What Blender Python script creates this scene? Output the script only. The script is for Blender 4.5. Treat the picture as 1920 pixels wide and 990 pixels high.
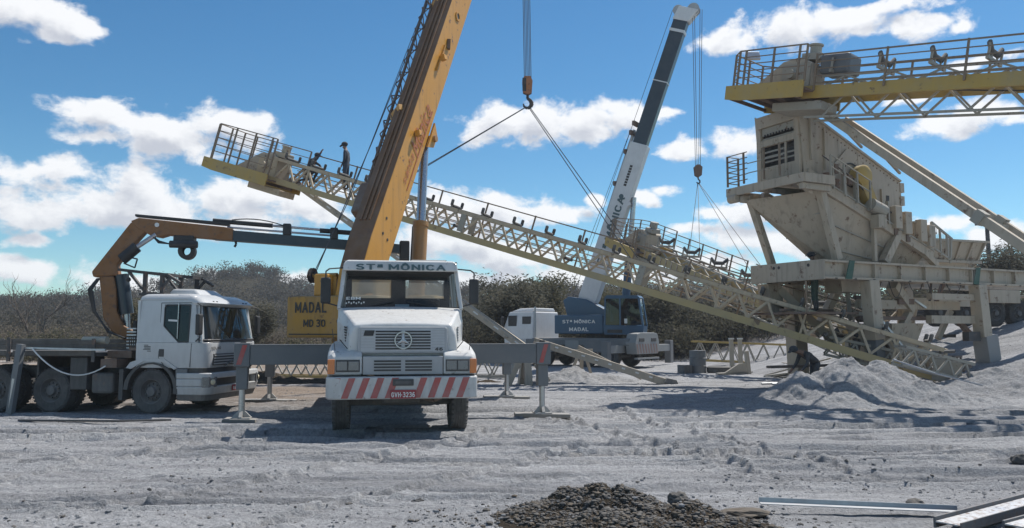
import bpy, bmesh, math, random
import numpy as np
from mathutils import Vector, Matrix, noise as mnoise
R = math.radians
scene = bpy.context.scene
for o in list(bpy.data.objects): bpy.data.objects.remove(o)
# ---------------------------------------------------------------- camera
cam = bpy.data.cameras.new('camera'); camo = bpy.data.objects.new('camera', cam)
scene.collection.objects.link(camo); scene.camera = camo
camo.location = (0, 0, 1.77); camo.rotation_euler = (R(90) + math.atan(125 / 1500), 0, 0)
cam.sensor_width = 36; cam.lens = 36 * 1500 / 1920; cam.clip_start = .1; cam.clip_end = 3000
# ---------------------------------------------------------------- sky, sun, exposure
SUN = Vector((.48, .45, 1.0)).normalized()
w = bpy.data.worlds.new('World'); scene.world = w; w.use_nodes = True
nt = w.node_tree; nt.nodes.clear()
def N(tree, typ, **kw):
    n = tree.nodes.new(typ)
    for k, v in kw.items():
        if k == 'inp':
            for i, x in v.items():
                if hasattr(x, 'is_linked') or isinstance(x, bpy.types.NodeSocket): tree.links.new(x, n.inputs[i])
                else: n.inputs[i].default_value = x
        else: setattr(n, k, v)
    return n
def M_(tree, op, a, b=None, c=None, clamp=False):
    n = tree.nodes.new('ShaderNodeMath'); n.operation = op; n.use_clamp = clamp
    for i, x in enumerate((a, b, c)):
        if x is None: continue
        if isinstance(x, bpy.types.NodeSocket): tree.links.new(x, n.inputs[i])
        else: n.inputs[i].default_value = x
    return n.outputs[0]
def V_(tree, op, a, b=None, c=None, out=0):
    n = tree.nodes.new('ShaderNodeVectorMath'); n.operation = op
    for i, x in enumerate((a, b, c)):
        if x is None: continue
        if isinstance(x, bpy.types.NodeSocket): tree.links.new(x, n.inputs[i])
        else: n.inputs[i].default_value = x
    return n.outputs[out]
# clouds of this sky: azimuth, elevation, half width, half height (degrees), weight
CL = [(-32.0,19.1,4.37,1.65),(-28.8,19.2,1.71,1.21),(-30.4,18.0,1.51,0.77),(-26.1,13.5,3.59,1.38),(-23.5,12.7,6.47,1.78),(-19.8,13.6,3.41,1.37),(-27.9,12.1,2.85,0.64),(-32.0,10.0,2.77,1.17),(-25.6,9.5,3.46,1.53),(-26.5,7.7,8.76,1.52),(-31.2,7.0,3.26,1.04),(-19.0,8.7,4.35,1.53),(-15.1,8.5,4.53,1.56),(-20.6,7.1,5.32,0.76),(-31.1,5.4,1.72,0.49),(-30.8,3.8,3.29,0.90),(-25.1,3.2,3.99,0.88),(-17.8,3.1,6.24,0.85),(-5.0,8.4,3.62,1.82),(-2.1,14.4,2.83,1.29),(1.2,14.8,4.05,1.70),(4.7,14.9,5.23,1.61),(8.5,14.8,2.77,0.88),(10.6,14.8,1.76,0.40),(-2.3,8.4,4.85,1.42),(1.9,8.4,3.64,0.97),(-4.2,6.3,6.04,1.53),(0.0,5.3,6.07,1.42),(3.8,4.2,6.05,1.01),(-3.1,3.6,8.07,0.73),(5.8,9.2,1.28,0.73),(9.6,9.4,1.65,0.80),(11.5,9.8,1.24,0.56),(12.4,12.8,1.93,0.75),(15.7,13.0,2.25,1.25),(16.6,19.6,2.79,1.01),(19.6,19.8,3.95,1.53),(22.4,20.0,3.46,1.35),(25.7,20.6,3.94,0.80),(27.7,19.0,2.38,0.79),(29.7,18.8,1.07,0.42),(31.6,16.6,1.76,0.55),(29.4,12.9,3.38,1.13),(31.7,13.3,2.64,1.17),(26.7,14.8,1.94,0.36),(15.2,7.9,1.88,0.70),(17.5,8.0,2.94,1.39),(16.4,6.2,4.84,1.17),(28.5,6.5,2.19,0.71),(30.8,5.9,2.39,0.83),(12.8,6.7,1.92,0.55),(19.2,5.4,2.89,0.76),(8.9,5.3,3.56,0.56),(13.9,4.6,4.96,0.55),(1.5,3.0,6.88,0.49),(10.2,3.7,3.53,0.56),(-12.1,2.8,4.65,0.48)]
g = bpy.data.node_groups.new('cloud_field', 'ShaderNodeTree')
g.interface.new_socket('P', in_out='INPUT', socket_type='NodeSocketVector')
g.interface.new_socket('D', in_out='OUTPUT', socket_type='NodeSocketFloat')
gi = g.nodes.new('NodeGroupInput'); go = g.nodes.new('NodeGroupOutput'); P = gi.outputs[0]
nz = N(g, 'ShaderNodeTexNoise', noise_dimensions='2D', inp={'Vector': P, 'Scale': .16, 'Detail': 3, 'Roughness': .55})
wv = V_(g, 'SUBTRACT', nz.outputs['Color'], (.5, .5, .5))
wv = V_(g, 'MULTIPLY', wv, (4., 2.2, 0))
Pw = V_(g, 'ADD', P, wv)
acc = None
for (a, e, ra, re) in CL:
    q = V_(g, 'MULTIPLY_ADD', Pw, (1 / ra, 1 / re, 0), (-a / ra, -e / re, 0))
    L = V_(g, 'LENGTH', q, out=1)
    if acc is None: acc = L
    else:
        sm = g.nodes.new('ShaderNodeMath'); sm.operation = 'SMOOTH_MIN'
        g.links.new(acc, sm.inputs[0]); g.links.new(L, sm.inputs[1]); sm.inputs[2].default_value = .25
        acc = sm.outputs[0]
placed = M_(g, 'SUBTRACT', 1.0, acc)
# the same kind of sky all round, beyond these
big = N(g, 'ShaderNodeTexNoise', noise_dimensions='2D', inp={'Vector': V_(g, 'MULTIPLY', Pw, (1, 1.9, 0)), 'Scale': .055, 'Detail': 2})
sep = N(g, 'ShaderNodeSeparateXYZ', inp={0: P})
away = M_(g, 'MAXIMUM', M_(g, 'SUBTRACT', M_(g, 'ABSOLUTE', sep.outputs[0]), 37.), M_(g, 'SUBTRACT', sep.outputs[1], 26.))
away = M_(g, 'DIVIDE', away, 6., clamp=True)
gen = M_(g, 'MULTIPLY_ADD', big.outputs[0], 5.0, -3.0)
gen = M_(g, 'MULTIPLY_ADD', M_(g, 'SUBTRACT', 1.0, away), -2.0, gen)
f = M_(g, 'MAXIMUM', placed, gen)
n2 = N(g, 'ShaderNodeTexNoise', noise_dimensions='2D', inp={'Vector': V_(g, 'MULTIPLY', P, (1, 1.5, 0)), 'Scale': .36, 'Detail': 7, 'Roughness': .6, 'Distortion': .15})
f = M_(g, 'ADD', f, M_(g, 'MULTIPLY_ADD', n2.outputs[0], 2.0, -.98))
g.links.new(f, go.inputs[0])
tc = N(nt, 'ShaderNodeTexCoord')
dv = N(nt, 'ShaderNodeSeparateXYZ', inp={0: tc.outputs['Generated']})
az = M_(nt, 'MULTIPLY', M_(nt, 'ARCTAN2', dv.outputs[0], dv.outputs[1]), 180 / math.pi)
el = M_(nt, 'MULTIPLY', M_(nt, 'ARCSINE', dv.outputs[2]), 180 / math.pi)
PP = N(nt, 'ShaderNodeCombineXYZ', inp={0: az, 1: el}).outputs[0]
def field(v):
    n = nt.nodes.new('ShaderNodeGroup'); n.node_tree = g; nt.links.new(v, n.inputs[0]); return n.outputs[0]
d0 = field(PP); d1 = field(V_(nt, 'ADD', PP, (.5, 1.1, 0)))
alpha = N(nt, 'ShaderNodeMapRange', interpolation_type='SMOOTHSTEP', inp={0: d0, 1: -.08, 2: .5}).outputs[0]
shade = N(nt, 'ShaderNodeMapRange', interpolation_type='SMOOTHSTEP', inp={0: d1, 1: .0, 2: 1.15}).outputs[0]
sky = N(nt, 'ShaderNodeTexSky', sky_type='NISHITA', sun_disc=False, sun_elevation=math.asin(SUN.z), sun_rotation=math.atan2(SUN.x, SUN.y),
        altitude=400, air_density=.9, dust_density=.15, ozone_density=1.2)
hs = N(nt, 'ShaderNodeHueSaturation', inp={'Saturation': 1.26, 'Value': 1.28, 'Color': sky.outputs[0]})
ccol = N(nt, 'ShaderNodeMix', data_type='RGBA', inp={0: shade, 6: (11.2,11.3,11.5,1), 7: (6.6,6.9,7.7,1)})
tint = N(nt, 'ShaderNodeMix', data_type='RGBA', blend_type='MULTIPLY', inp={0: 1., 6: hs.outputs[0], 7: (.81,1.03,1.01,1)})
mixc = N(nt, 'ShaderNodeMix', data_type='RGBA', inp={0: M_(nt, 'MULTIPLY', alpha, .96), 6: tint.outputs[2], 7: ccol.outputs[2]})
bg = N(nt, 'ShaderNodeBackground', inp={0: mixc.outputs[2], 1: .08})
nt.links.new(bg.outputs[0], N(nt, 'ShaderNodeOutputWorld').inputs[0])
w.cycles.sampling_method = 'MANUAL'; w.cycles.sample_map_resolution = 256
sl = bpy.data.lights.new('sun', 'SUN'); sl.energy = 5.0; sl.angle = R(.55); sl.color = (1, .955, .89)
so = bpy.data.objects.new('sun', sl); scene.collection.objects.link(so)
so.rotation_euler = SUN.to_track_quat('Z', 'Y').to_euler(); so.location = (0, 0, 60)
vs = scene.view_settings; vs.view_transform = 'Standard'; vs.look = 'None'; vs.exposure = 0.17; vs.gamma = 1
vs.use_curve_mapping = False
scene.cycles.max_bounces = 6; scene.cycles.diffuse_bounces = 2; scene.cycles.glossy_bounces = 3; scene.cycles.transparent_max_bounces = 12; scene.cycles.caustics_reflective = False; scene.cycles.caustics_refractive = False
# ---------------------------------------------------------------- helpers
col = scene.collection
rnd = random.Random(7)
class MB:
    def __init__(s): s.v = []; s.f = []
    def add(s, vs, fs):
        n = len(s.v); s.v += [tuple(v) for v in vs]; s.f += [tuple(i + n for i in q) for q in fs]; return s
    def bx(s, x0, x1, y0, y1, z0, z1):
        return s.add([(x0,y0,z0),(x1,y0,z0),(x1,y1,z0),(x0,y1,z0),(x0,y0,z1),(x1,y0,z1),(x1,y1,z1),(x0,y1,z1)],
                     [(0,3,2,1),(4,5,6,7),(0,1,5,4),(1,2,6,5),(2,3,7,6),(3,0,4,7)])
    def bar(s, p, q, w, h=None, up=(0,0,1), r=0):
        h = h or w; p = Vector(p); q = Vector(q); d = (q - p).normalized(); u = Vector(up)
        if abs(d.dot(u)) > .98: u = Vector((0,1,0)) if abs(d.y) < .9 else Vector((1,0,0))
        a = d.cross(u).normalized(); b = a.cross(d)
        a = a * w / 2; b = b * h / 2
        return s.add([p-a-b,p+a-b,p+a+b,p-a+b,q-a-b,q+a-b,q+a+b,q-a+b],
                     [(0,1,2,3),(7,6,5,4),(0,4,5,1),(1,5,6,2),(2,6,7,3),(3,7,4,0)])
    def tube(s, p, q, r, n=8, r2=None):
        p = Vector(p); q = Vector(q); d = (q - p).normalized(); r2 = r if r2 is None else r2
        u = Vector((0,0,1)) if abs(d.z) < .9 else Vector((1,0,0))
        a = d.cross(u).normalized(); b = a.cross(d); vs = []
        for c, rr in ((p, r), (q, r2)):
            vs += [c + (a * math.cos(6.2832*i/n) + b * math.sin(6.2832*i/n)) * rr for i in range(n)]
        fs = [(i, (i+1)%n, n+(i+1)%n, n+i) for i in range(n)] + [tuple(range(n-1,-1,-1)), tuple(range(n, 2*n))]
        return s.add(vs, fs)
    def path(s, pts, r, n=6):
        for a, b in zip(pts, pts[1:]): s.tube(a, b, r, n)
        return s
    def prism(s, poly, a, b, axis='y'):
        m = {'x': lambda p, t: (t, p[0], p[1]), 'y': lambda p, t: (p[0], t, p[1]), 'z': lambda p, t: (p[0], p[1], t)}[axis]
        n = len(poly); vs = [m(p, a) for p in poly] + [m(p, b) for p in poly]
        return s.add(vs, [tuple(range(n)), tuple(range(2*n-1, n-1, -1))] + [(i, n+i, n+(i+1)%n, (i+1)%n) for i in range(n)])
    def loft(s, secs, cap=True):
        n = len(secs[0]); vs = [p for q in secs for p in q]; fs = []
        for k in range(len(secs)-1):
            fs += [(k*n+i, k*n+(i+1)%n, (k+1)*n+(i+1)%n, (k+1)*n+i) for i in range(n)]
        if cap: fs += [tuple(range(n-1,-1,-1)), tuple(range((len(secs)-1)*n, len(secs)*n))]
        return s.add(vs, fs)
    def lathe(s, prof, c, axis, n=24):
        c = Vector(c); d = Vector(axis).normalized(); u = Vector((0,0,1)) if abs(d.z) < .9 else Vector((1,0,0))
        a = d.cross(u).normalized(); b = a.cross(d); vs = []; fs = []; m = len(prof)
        for i in range(n):
            e = a * math.cos(6.2832*i/n) + b * math.sin(6.2832*i/n)
            vs += [c + d * t + e * r for (t, r) in prof]
        for i in range(n):
            j = (i+1) % n
            fs += [(i*m+k, j*m+k, j*m+k+1, i*m+k+1) for k in range(m-1)]
        return s.add(vs, fs)
    def ball(s, c, r, n=8, sz=(1,1,1)):
        prof = [(-math.cos(math.pi*k/n)*r, max(math.sin(math.pi*k/n)*r, .001)) for k in range(n+1)]
        st = len(s.v); s.lathe(prof, (0,0,0), (0,0,1), n*2)
        for i in range(st, len(s.v)):
            v = s.v[i]; s.v[i] = (c[0]+v[0]*sz[0], c[1]+v[1]*sz[1], c[2]+v[2]*sz[2])
        return s
    def mesh(s, name, mat, fix=True):
        me = bpy.data.meshes.new(name); me.from_pydata(s.v, [], s.f)
        if fix and len(s.f) < 40000:
            b = bmesh.new(); b.from_mesh(me); bmesh.ops.recalc_face_normals(b, faces=b.faces); b.to_mesh(me); b.free()
        if mat: me.materials.append(mat)
        return me
    def build(s, name, mat, parent=None, bevel=0, smooth=False, seg=2):
        o = link(name, s.mesh(name, mat), parent)
        if bevel:
            m = o.modifiers.new('b', 'BEVEL'); m.width = bevel; m.segments = seg; m.limit_method = 'ANGLE'; m.angle_limit = R(35)
        if smooth: shade_auto(o.data)
        return o
def shade_auto(me, ang=40):
    me.polygons.foreach_set('use_smooth', [True] * len(me.polygons))
    b = bmesh.new(); b.from_mesh(me)
    for e in b.edges:
        if len(e.link_faces) == 2 and e.calc_face_angle(0) > R(ang): e.smooth = False
    b.to_mesh(me); b.free()
def link(name, data, parent=None):
    o = bpy.data.objects.new(name, data); col.objects.link(o)
    if parent is not None: o.parent = parent
    return o
def tag(o, label, cat, group=None):
    o['label'] = label; o['category'] = cat
    if group: o['group'] = group
    return o
def thing(name, label, cat, loc=(0,0,0), rz=0, group=None):
    o = link(name, None); o.location = loc; o.rotation_euler = (0, 0, R(rz)); o.empty_display_size = .3
    return tag(o, label, cat, group)
def setm(o, X, Y, Z, O):
    m = Matrix.Identity(4)
    for i, a in enumerate((X, Y, Z, O)):
        for k in range(3): m[k][i] = a[k]
    o.matrix_local = m; return o
_o = [(.3,0),(.12,.06),(.03,.2),(0,.5),(.03,.8),(.12,.94),(.3,1),(.48,.94),(.57,.8),(.6,.5),(.57,.2),(.48,.06),(.3,0)]
_s = [(0,.12),(.1,.02),(.28,0),(.46,.04),(.55,.17),(.52,.36),(.40,.47),(.16,.54),(.04,.65),(.03,.82),(.13,.95),(.3,1),(.44,.97),(.54,.87)]
GLY = {'S': [_s], 'T': [[(0,1),(.6,1)],[(.3,1),(.3,0)]], 'M': [[(0,0),(0,1),(.36,.25),(.72,1),(.72,0)]], 'O': [_o], 'Ô': [_o, [(.12,1.14),(.3,1.3),(.48,1.14)]],
  'N': [[(0,0),(0,1),(.58,0),(.58,1)]], 'I': [[(0,0),(0,1)]], 'C': [[(.56,.22),(.46,.06),(.3,0),(.12,.06),(.03,.2),(0,.5),(.03,.8),(.12,.94),(.3,1),(.46,.94),(.56,.8)]],
  'A': [[(0,0),(.32,1),(.64,0)],[(.12,.33),(.52,.33)]], 'D': [[(0,0),(0,1),(.3,1),(.5,.88),(.57,.5),(.5,.12),(.3,0),(0,0)]], 'L': [[(0,1),(0,0),(.48,0)]], 'ª': [[(.02,.92),(.28,.95),(.3,.62)],[(.3,.84),(.06,.78),(.04,.66),(.3,.66)],[(.0,.48),(.32,.48)]],
  'V': [[(0,1),(.32,0),(.64,1)]], 'G': [[(.56,.8),(.46,.94),(.3,1),(.12,.94),(.03,.8),(0,.5),(.03,.2),(.12,.06),(.3,0),(.56,.1),(.56,.46),(.34,.46)]], 'H': [[(0,0),(0,1)],[(.56,0),(.56,1)],[(0,.52),(.56,.52)]],
  'E': [[(.5,1),(0,1),(0,0),(.5,0)],[(0,.52),(.42,.52)]], 'B': [[(0,0),(0,1),(.36,1),(.5,.88),(.5,.64),(.36,.53),(0,.53)],[(.36,.53),(.54,.4),(.54,.14),(.4,0),(0,0)]], 'R': [[(0,0),(0,1),(.38,1),(.52,.88),(.52,.62),(.38,.5),(0,.5)],[(.3,.5),(.56,0)]], 'U': [[(0,1),(0,.2),(.1,.04),(.3,0),(.48,.04),(.57,.2),(.57,1)]],
  'P': [[(0,0),(0,1),(.38,1),(.52,.88),(.52,.6),(.38,.47),(0,.47)]], 'K': [[(0,0),(0,1)],[(.54,1),(.02,.42)],[(.2,.58),(.56,0)]], '·': [[(0,.45),(.1,.45)]], '-': [[(0,.48),(.28,.48)]],
  '0': [_o], '1': [[(.0,.8),(.2,1),(.2,0)]], '2': [[(.02,.8),(.12,.95),(.3,1),(.48,.92),(.54,.74),(.46,.52),(0,0),(.56,0)]], '3': [[(.02,.9),(.16,1),(.36,1),(.52,.88),(.5,.64),(.36,.53),(.2,.53)],[(.36,.53),(.55,.4),(.55,.14),(.4,0),(.14,0),(0,.1)]],
  '4': [[(.42,0),(.42,1),(0,.3),(.58,.3)]], '6': [[(.5,.92),(.34,1),(.14,.92),(.02,.62),(0,.3),(.1,.06),(.3,0),(.5,.08),(.56,.3),(.48,.5),(.3,.58),(.1,.5),(.02,.36)]], '8': [[(.3,.54),(.1,.66),(.08,.86),(.3,1),(.5,.86),(.48,.66),(.3,.54),(.06,.4),(.02,.16),(.3,0),(.56,.16),(.52,.4),(.3,.54)]],
  'a': [[(.04,.58),(.2,.68),(.4,.62),(.44,.5),(.44,0)],[(.44,.4),(.12,.36),(0,.18),(.1,.02),(.28,0),(.44,.14)]], 's': [[(.38,.58),(.2,.68),(.04,.56),(.1,.4),(.34,.3),(.4,.14),(.22,0),(.0,.1)]], 'n': [[(0,0),(0,.66)],[(0,.48),(.2,.67),(.4,.6),(.44,.44),(.44,0)]], 't': [[(.14,.95),(.14,.12),(.24,0),(.36,.02)],[(0,.66),(.34,.66)]],
  'ô': [[(.22,0),(.06,.08),(0,.33),(.06,.58),(.22,.67),(.38,.58),(.44,.33),(.38,.08),(.22,0)],[(.06,.82),(.22,.98),(.38,.82)]], 'i': [[(0,0),(0,.66)],[(0,.88),(0,.96)]], 'c': [[(.4,.55),(.24,.67),(.06,.58),(0,.33),(.06,.08),(.24,0),(.4,.12)]]}
def lit(body, mat, parent, O, right, up, width, height=None, ext=.003, bold=.22, name='lettering', slant=0.):
    """flat painted letters built from strokes: one mesh, O = centre, right/up directions in the parent's space"""
    V = []; F = []; cx_ = 0.; k = 0
    for ch_ in body:
        if ch_ == ' ': cx_ += .34; continue
        g_ = GLY[ch_]; wd_ = max(p[0] for q in g_ for p in q)
        for q in g_:
            for (a, b) in zip(q, q[1:]):
                a = Vector((a[0]+cx_, a[1])); b = Vector((b[0]+cx_, b[1])); d = (b-a).normalized(); nn = Vector((-d.y, d.x))*bold/2
                e = d*bold*(.42 if len(q) < 6 else .2); n = len(V); z = ext*(1 + .06*(k % 9)); k += 1
                for p in (a-e-nn, b+e-nn, b+e+nn, a-e+nn): V.append([p.x + slant*p.y, p.y, z])
                F.append((n, n+1, n+2, n+3))
        cx_ += wd_ + bold + .14
    c = np.array(V); lo, hi = c.min(0), c.max(0); c[:, :2] -= (lo[:2]+hi[:2])/2
    kx = width/(hi[0]-lo[0]); ky = (height/(hi[1]-lo[1])) if height else kx
    c[:, 0] *= kx; c[:, 1] *= ky
    me = bpy.data.meshes.new(name); me.from_pydata(c.tolist(), [], F); me.materials.append(mat); o = link(name, me, parent)
    r = Vector(right).normalized(); u = Vector(up).normalized(); u = (u - r * u.dot(r)).normalized()
    return setm(o, r, u, r.cross(u), O)
# ---------------------------------------------------------------- materials
DUST = (.28, .27, .255)
def paint(name, c, rough=.5, metal=0., dust=.35, low=.5, top=.35, scale=2.2, rust=0., bump=.0, spec=.5, dcol=DUST, coat=0, streak=0.):
    m = bpy.data.materials.new(name); m.use_nodes = True; t = m.node_tree; p = t.nodes['Principled BSDF']
    tcd = N(t, 'ShaderNodeTexCoord').outputs['Object']; ge = N(t, 'ShaderNodeNewGeometry')
    n1 = N(t, 'ShaderNodeTexNoise', inp={'Vector': tcd, 'Scale': scale, 'Detail': 8, 'Roughness': .65})
    n2 = N(t, 'ShaderNodeTexNoise', inp={'Vector': V_(t, 'MULTIPLY', tcd, (1, 1, .25)), 'Scale': scale * 6, 'Detail': 4})
    zp = N(t, 'ShaderNodeSeparateXYZ', inp={0: ge.outputs['Position']}).outputs[2]
    nzz = N(t, 'ShaderNodeSeparateXYZ', inp={0: ge.outputs['Normal']}).outputs[2]
    lowf = N(t, 'ShaderNodeMapRange', inp={0: zp, 1: 1.7, 2: .1, 3: 0., 4: low}).outputs[0]
    topf = N(t, 'ShaderNodeMapRange', inp={0: nzz, 1: .3, 2: .95, 3: 0., 4: top}).outputs[0]
    fac = N(t, 'ShaderNodeMapRange', inp={0: n1.outputs[0], 1: .35, 2: .72, 3: 0., 4: 1.}).outputs[0]
    fac = M_(t, 'ADD', M_(t, 'MULTIPLY', fac, dust), M_(t, 'ADD', lowf, topf))
    fac = M_(t, 'MULTIPLY', fac, M_(t, 'MULTIPLY_ADD', n2.outputs[0], .9, .45), clamp=True)
    base = N(t, 'ShaderNodeMix', data_type='RGBA', inp={0: M_(t, 'MULTIPLY', n2.outputs[0], .35), 6: (*c, 1), 7: (*[x * .72 for x in c], 1)}).outputs[2]
    if rust:
        n3 = N(t, 'ShaderNodeTexNoise', inp={'Vector': tcd, 'Scale': scale * 3.1, 'Detail': 9, 'Roughness': .7})
        rf = N(t, 'ShaderNodeMapRange', inp={0: n3.outputs[0], 1: .62 - rust * .2, 2: .68 - rust * .1}).outputs[0]
        base = N(t, 'ShaderNodeMix', data_type='RGBA', inp={0: rf, 6: base, 7: (.13, .062, .032, 1)}).outputs[2]
    if streak:
        n4 = N(t, 'ShaderNodeTexNoise', inp={'Vector': V_(t, 'MULTIPLY', tcd, (7., 7., .55)), 'Scale': 1., 'Detail': 6, 'Roughness': .6})
        n5 = N(t, 'ShaderNodeTexNoise', inp={'Vector': tcd, 'Scale': .9, 'Detail': 3})
        sf_ = M_(t, 'MULTIPLY', N(t, 'ShaderNodeMapRange', inp={0: n4.outputs[0], 1: .5, 2: .68}).outputs[0], N(t, 'ShaderNodeMapRange', inp={0: n5.outputs[0], 1: .38, 2: .62, 4: streak}).outputs[0])
        base = N(t, 'ShaderNodeMix', data_type='RGBA', inp={0: sf_, 6: base, 7: (*[x*.38 for x in c], 1)}).outputs[2]
    bc = N(t, 'ShaderNodeMix', data_type='RGBA', inp={0: fac, 6: base, 7: (*dcol, 1)}).outputs[2]
    t.links.new(bc, p.inputs['Base Color'])
    t.links.new(M_(t, 'MULTIPLY_ADD', fac, .9 - rough, rough), p.inputs['Roughness'])
    p.inputs['Metallic'].default_value = metal; p.inputs['Specular IOR Level'].default_value = spec
    if coat: p.inputs['Coat Weight'].default_value = coat; p.inputs['Coat Roughness'].default_value = .12
    if bump:
        b = N(t, 'ShaderNodeBump', inp={'Strength': bump, 'Distance': .02, 'Height': n1.outputs[0]}); t.links.new(b.outputs[0], p.inputs['Normal'])
    return m
def glass(name, tint, refl=.0, trans=.6, rough=.03):
    m = bpy.data.materials.new(name); m.use_nodes = True; t = m.node_tree; t.nodes.clear()
    fr = M_(t, 'MULTIPLY_ADD', M_(t, 'POWER', N(t, 'ShaderNodeLayerWeight', inp={0: .5}).outputs['Facing'], 4.), .8, .045)
    tr = N(t, 'ShaderNodeBsdfTransparent', inp={0: (*tint, 1)}); gl = N(t, 'ShaderNodeBsdfGlossy', inp={0: (.9, .95, 1, 1), 1: rough})
    di = N(t, 'ShaderNodeBsdfDiffuse', inp={0: (.3, .31, .3, 1)})
    nz = N(t, 'ShaderNodeTexNoise', inp={'Vector': N(t, 'ShaderNodeTexCoord').outputs['Object'], 'Scale': 3., 'Detail': 6})
    mx0 = N(t, 'ShaderNodeMixShader', inp={0: M_(t, 'MULTIPLY', nz.outputs[0], .06), 1: tr.outputs[0], 2: di.outputs[0]})
    mx = N(t, 'ShaderNodeMixShader', inp={0: M_(t, 'ADD', fr, refl, clamp=True), 1: mx0.outputs[0], 2: gl.outputs[0]})
    t.links.new(mx.outputs[0], N(t, 'ShaderNodeOutputMaterial').inputs[0]); return m
WHITE = paint('white_paint', (.66, .66, .645), .4, dust=.32, low=.62, top=.2, coat=.15, streak=.25, rust=.05)
VWHITE = paint('truck_white', (.56, .57, .575), .35, dust=.16, low=.5, top=.15, coat=.25)
GRILLE = paint('grille_grey', (.42, .43, .44), .5, dust=.25)
BLACK = paint('black_plastic', (.018, .018, .02), .5, dust=.14, low=.35, top=.2)
DARK = paint('chassis_dark', (.03, .03, .033), .65, dust=.25, low=.5, rust=.35)
INTER = paint('cab_interior', (.035, .035, .04), .8, dust=.12, low=0, top=.15)
RUBBER = paint('rubber', (.022, .022, .024), .8, dust=.22, low=.28, top=.1, scale=4)
RIM = paint('rim_paint', (.06, .06, .065), .55, dust=.3, low=.3)
ORANGE = paint('crane_orange', (.60, .28, .028), .42, dust=.16, low=0, top=.05, scale=1.2, rust=.10, streak=.45)
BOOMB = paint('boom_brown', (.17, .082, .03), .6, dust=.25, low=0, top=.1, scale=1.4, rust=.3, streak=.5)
LOADER = paint('loader_orange', (.24, .10, .024), .55, dust=.25, low=0, top=.2, rust=.35)
YELLOW = paint('crane_yellow', (.45, .235, .03), .5, dust=.3, low=.25, top=.25, rust=.2, streak=.6)
OUTR = paint('outrigger_grey', (.12, .135, .15), .5, dust=.3, low=.3, top=.45, scale=1.4)
CYLB = paint('cylinder_paint', (.38, .19, .055), .5, dust=.25, low=0)
CHROME = paint('chrome_rod', (.50, .51, .53), .22, metal=.9, dust=.25, low=.1)
RED = paint('stripe_red', (.46, .06, .05), .55, dust=.4, low=.3, streak=.4, scale=5)
PLATE = paint('plate_red', (.32, .022, .03), .5, dust=.15, low=.1)
LETW = paint('letter_white', (.75, .75, .73), .5, dust=.15, low=.1)
LETT = paint('letter_teal', (.045, .10, .115), .5, dust=.25, low=0)
LETB = paint('letter_black', (.025, .022, .02), .6, dust=.22, low=.1)
LETR = paint('letter_red', (.40, .12, .06), .6, dust=.35, low=0, dcol=(.5,.24,.06))
AMBER = paint('amber_lens', (.75, .20, .02), .2, dust=.2, low=.2, coat=.5)
LAMP = paint('lamp_glass', (.15, .16, .17), .12, metal=.3, dust=.25, low=.2, coat=.8)
STEEL = paint('cable_steel', (.07, .07, .075), .5, metal=.3, dust=.2, low=0)
CBLUE = paint('crane_blue', (.012, .07, .15), .42, dust=.07, low=.1, top=.12, coat=.2)
NAVY = paint('boom_navy', (.018, .032, .046), .4, dust=.08, low=0, top=.1, coat=.2)
BWHITE = paint('boom_white', (.68, .69, .70), .42, dust=.22, low=.1)
CREAM = paint('plant_cream', (.475, .40, .31), .6, dust=.5, low=.3, top=.4, scale=1.1, rust=.2, bump=.2, streak=.75, dcol=(.35, .31, .255))
TRUSSY = paint('truss_cream', (.54, .43, .29), .6, dust=.5, low=.25, top=.4, scale=1.6, rust=.18, streak=.5)
RGREY = paint('carrier_grey', (.24, .26, .265), .5, dust=.35, low=.3)
TRUSS = paint('truss_grey', (.36, .335, .28), .6, dust=.5, low=.3, top=.5, scale=1.6, rust=.18)
CYEL2 = paint('dusty_beam', (.48, .36, .16), .55, dust=.8, low=.1, top=.5, scale=.8, rust=.12, dcol=(.34, .30, .22))
CYEL = paint('conveyor_yellow', (.48, .31, .06), .5, dust=.7, low=.1, top=.5, scale=1.2, rust=.14, dcol=(.33, .29, .2))
RAIL = paint('rail_brown', (.22, .155, .10), .55, dust=.35, low=.2, rust=.3)
BELT = paint('belt_rubber', (.03, .03, .032), .8, dust=.6, low=.2, top=.6)
WOOD2 = paint('dark_wood', (.09, .08, .07), .85, dust=.3, low=.3, top=.4, scale=4, bump=.4)
WOOD = paint('old_wood', (.22, .185, .14), .85, dust=.4, low=.4, top=.4, scale=4, bump=.4)
PALEW = paint('pale_timber', (.50, .45, .36), .8, dust=.3, low=.3, scale=4)
CONC = paint('concrete', (.30, .30, .30), .9, dust=.5, low=.3, scale=5, bump=.4)
HOSE = paint('hose', (.02, .02, .022), .5, dust=.15, low=.1)
GALV = paint('galvanised', (.48, .50, .53), .32, metal=.75, dust=.4, low=.1, top=.1, scale=4)
RUSTY = paint('rusty_steel', (.16, .10, .07), .75, dust=.4, low=.2, rust=.5, bump=.3)
GLASS = glass('windscreen', (.66, .72, .73), -.02)
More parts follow.
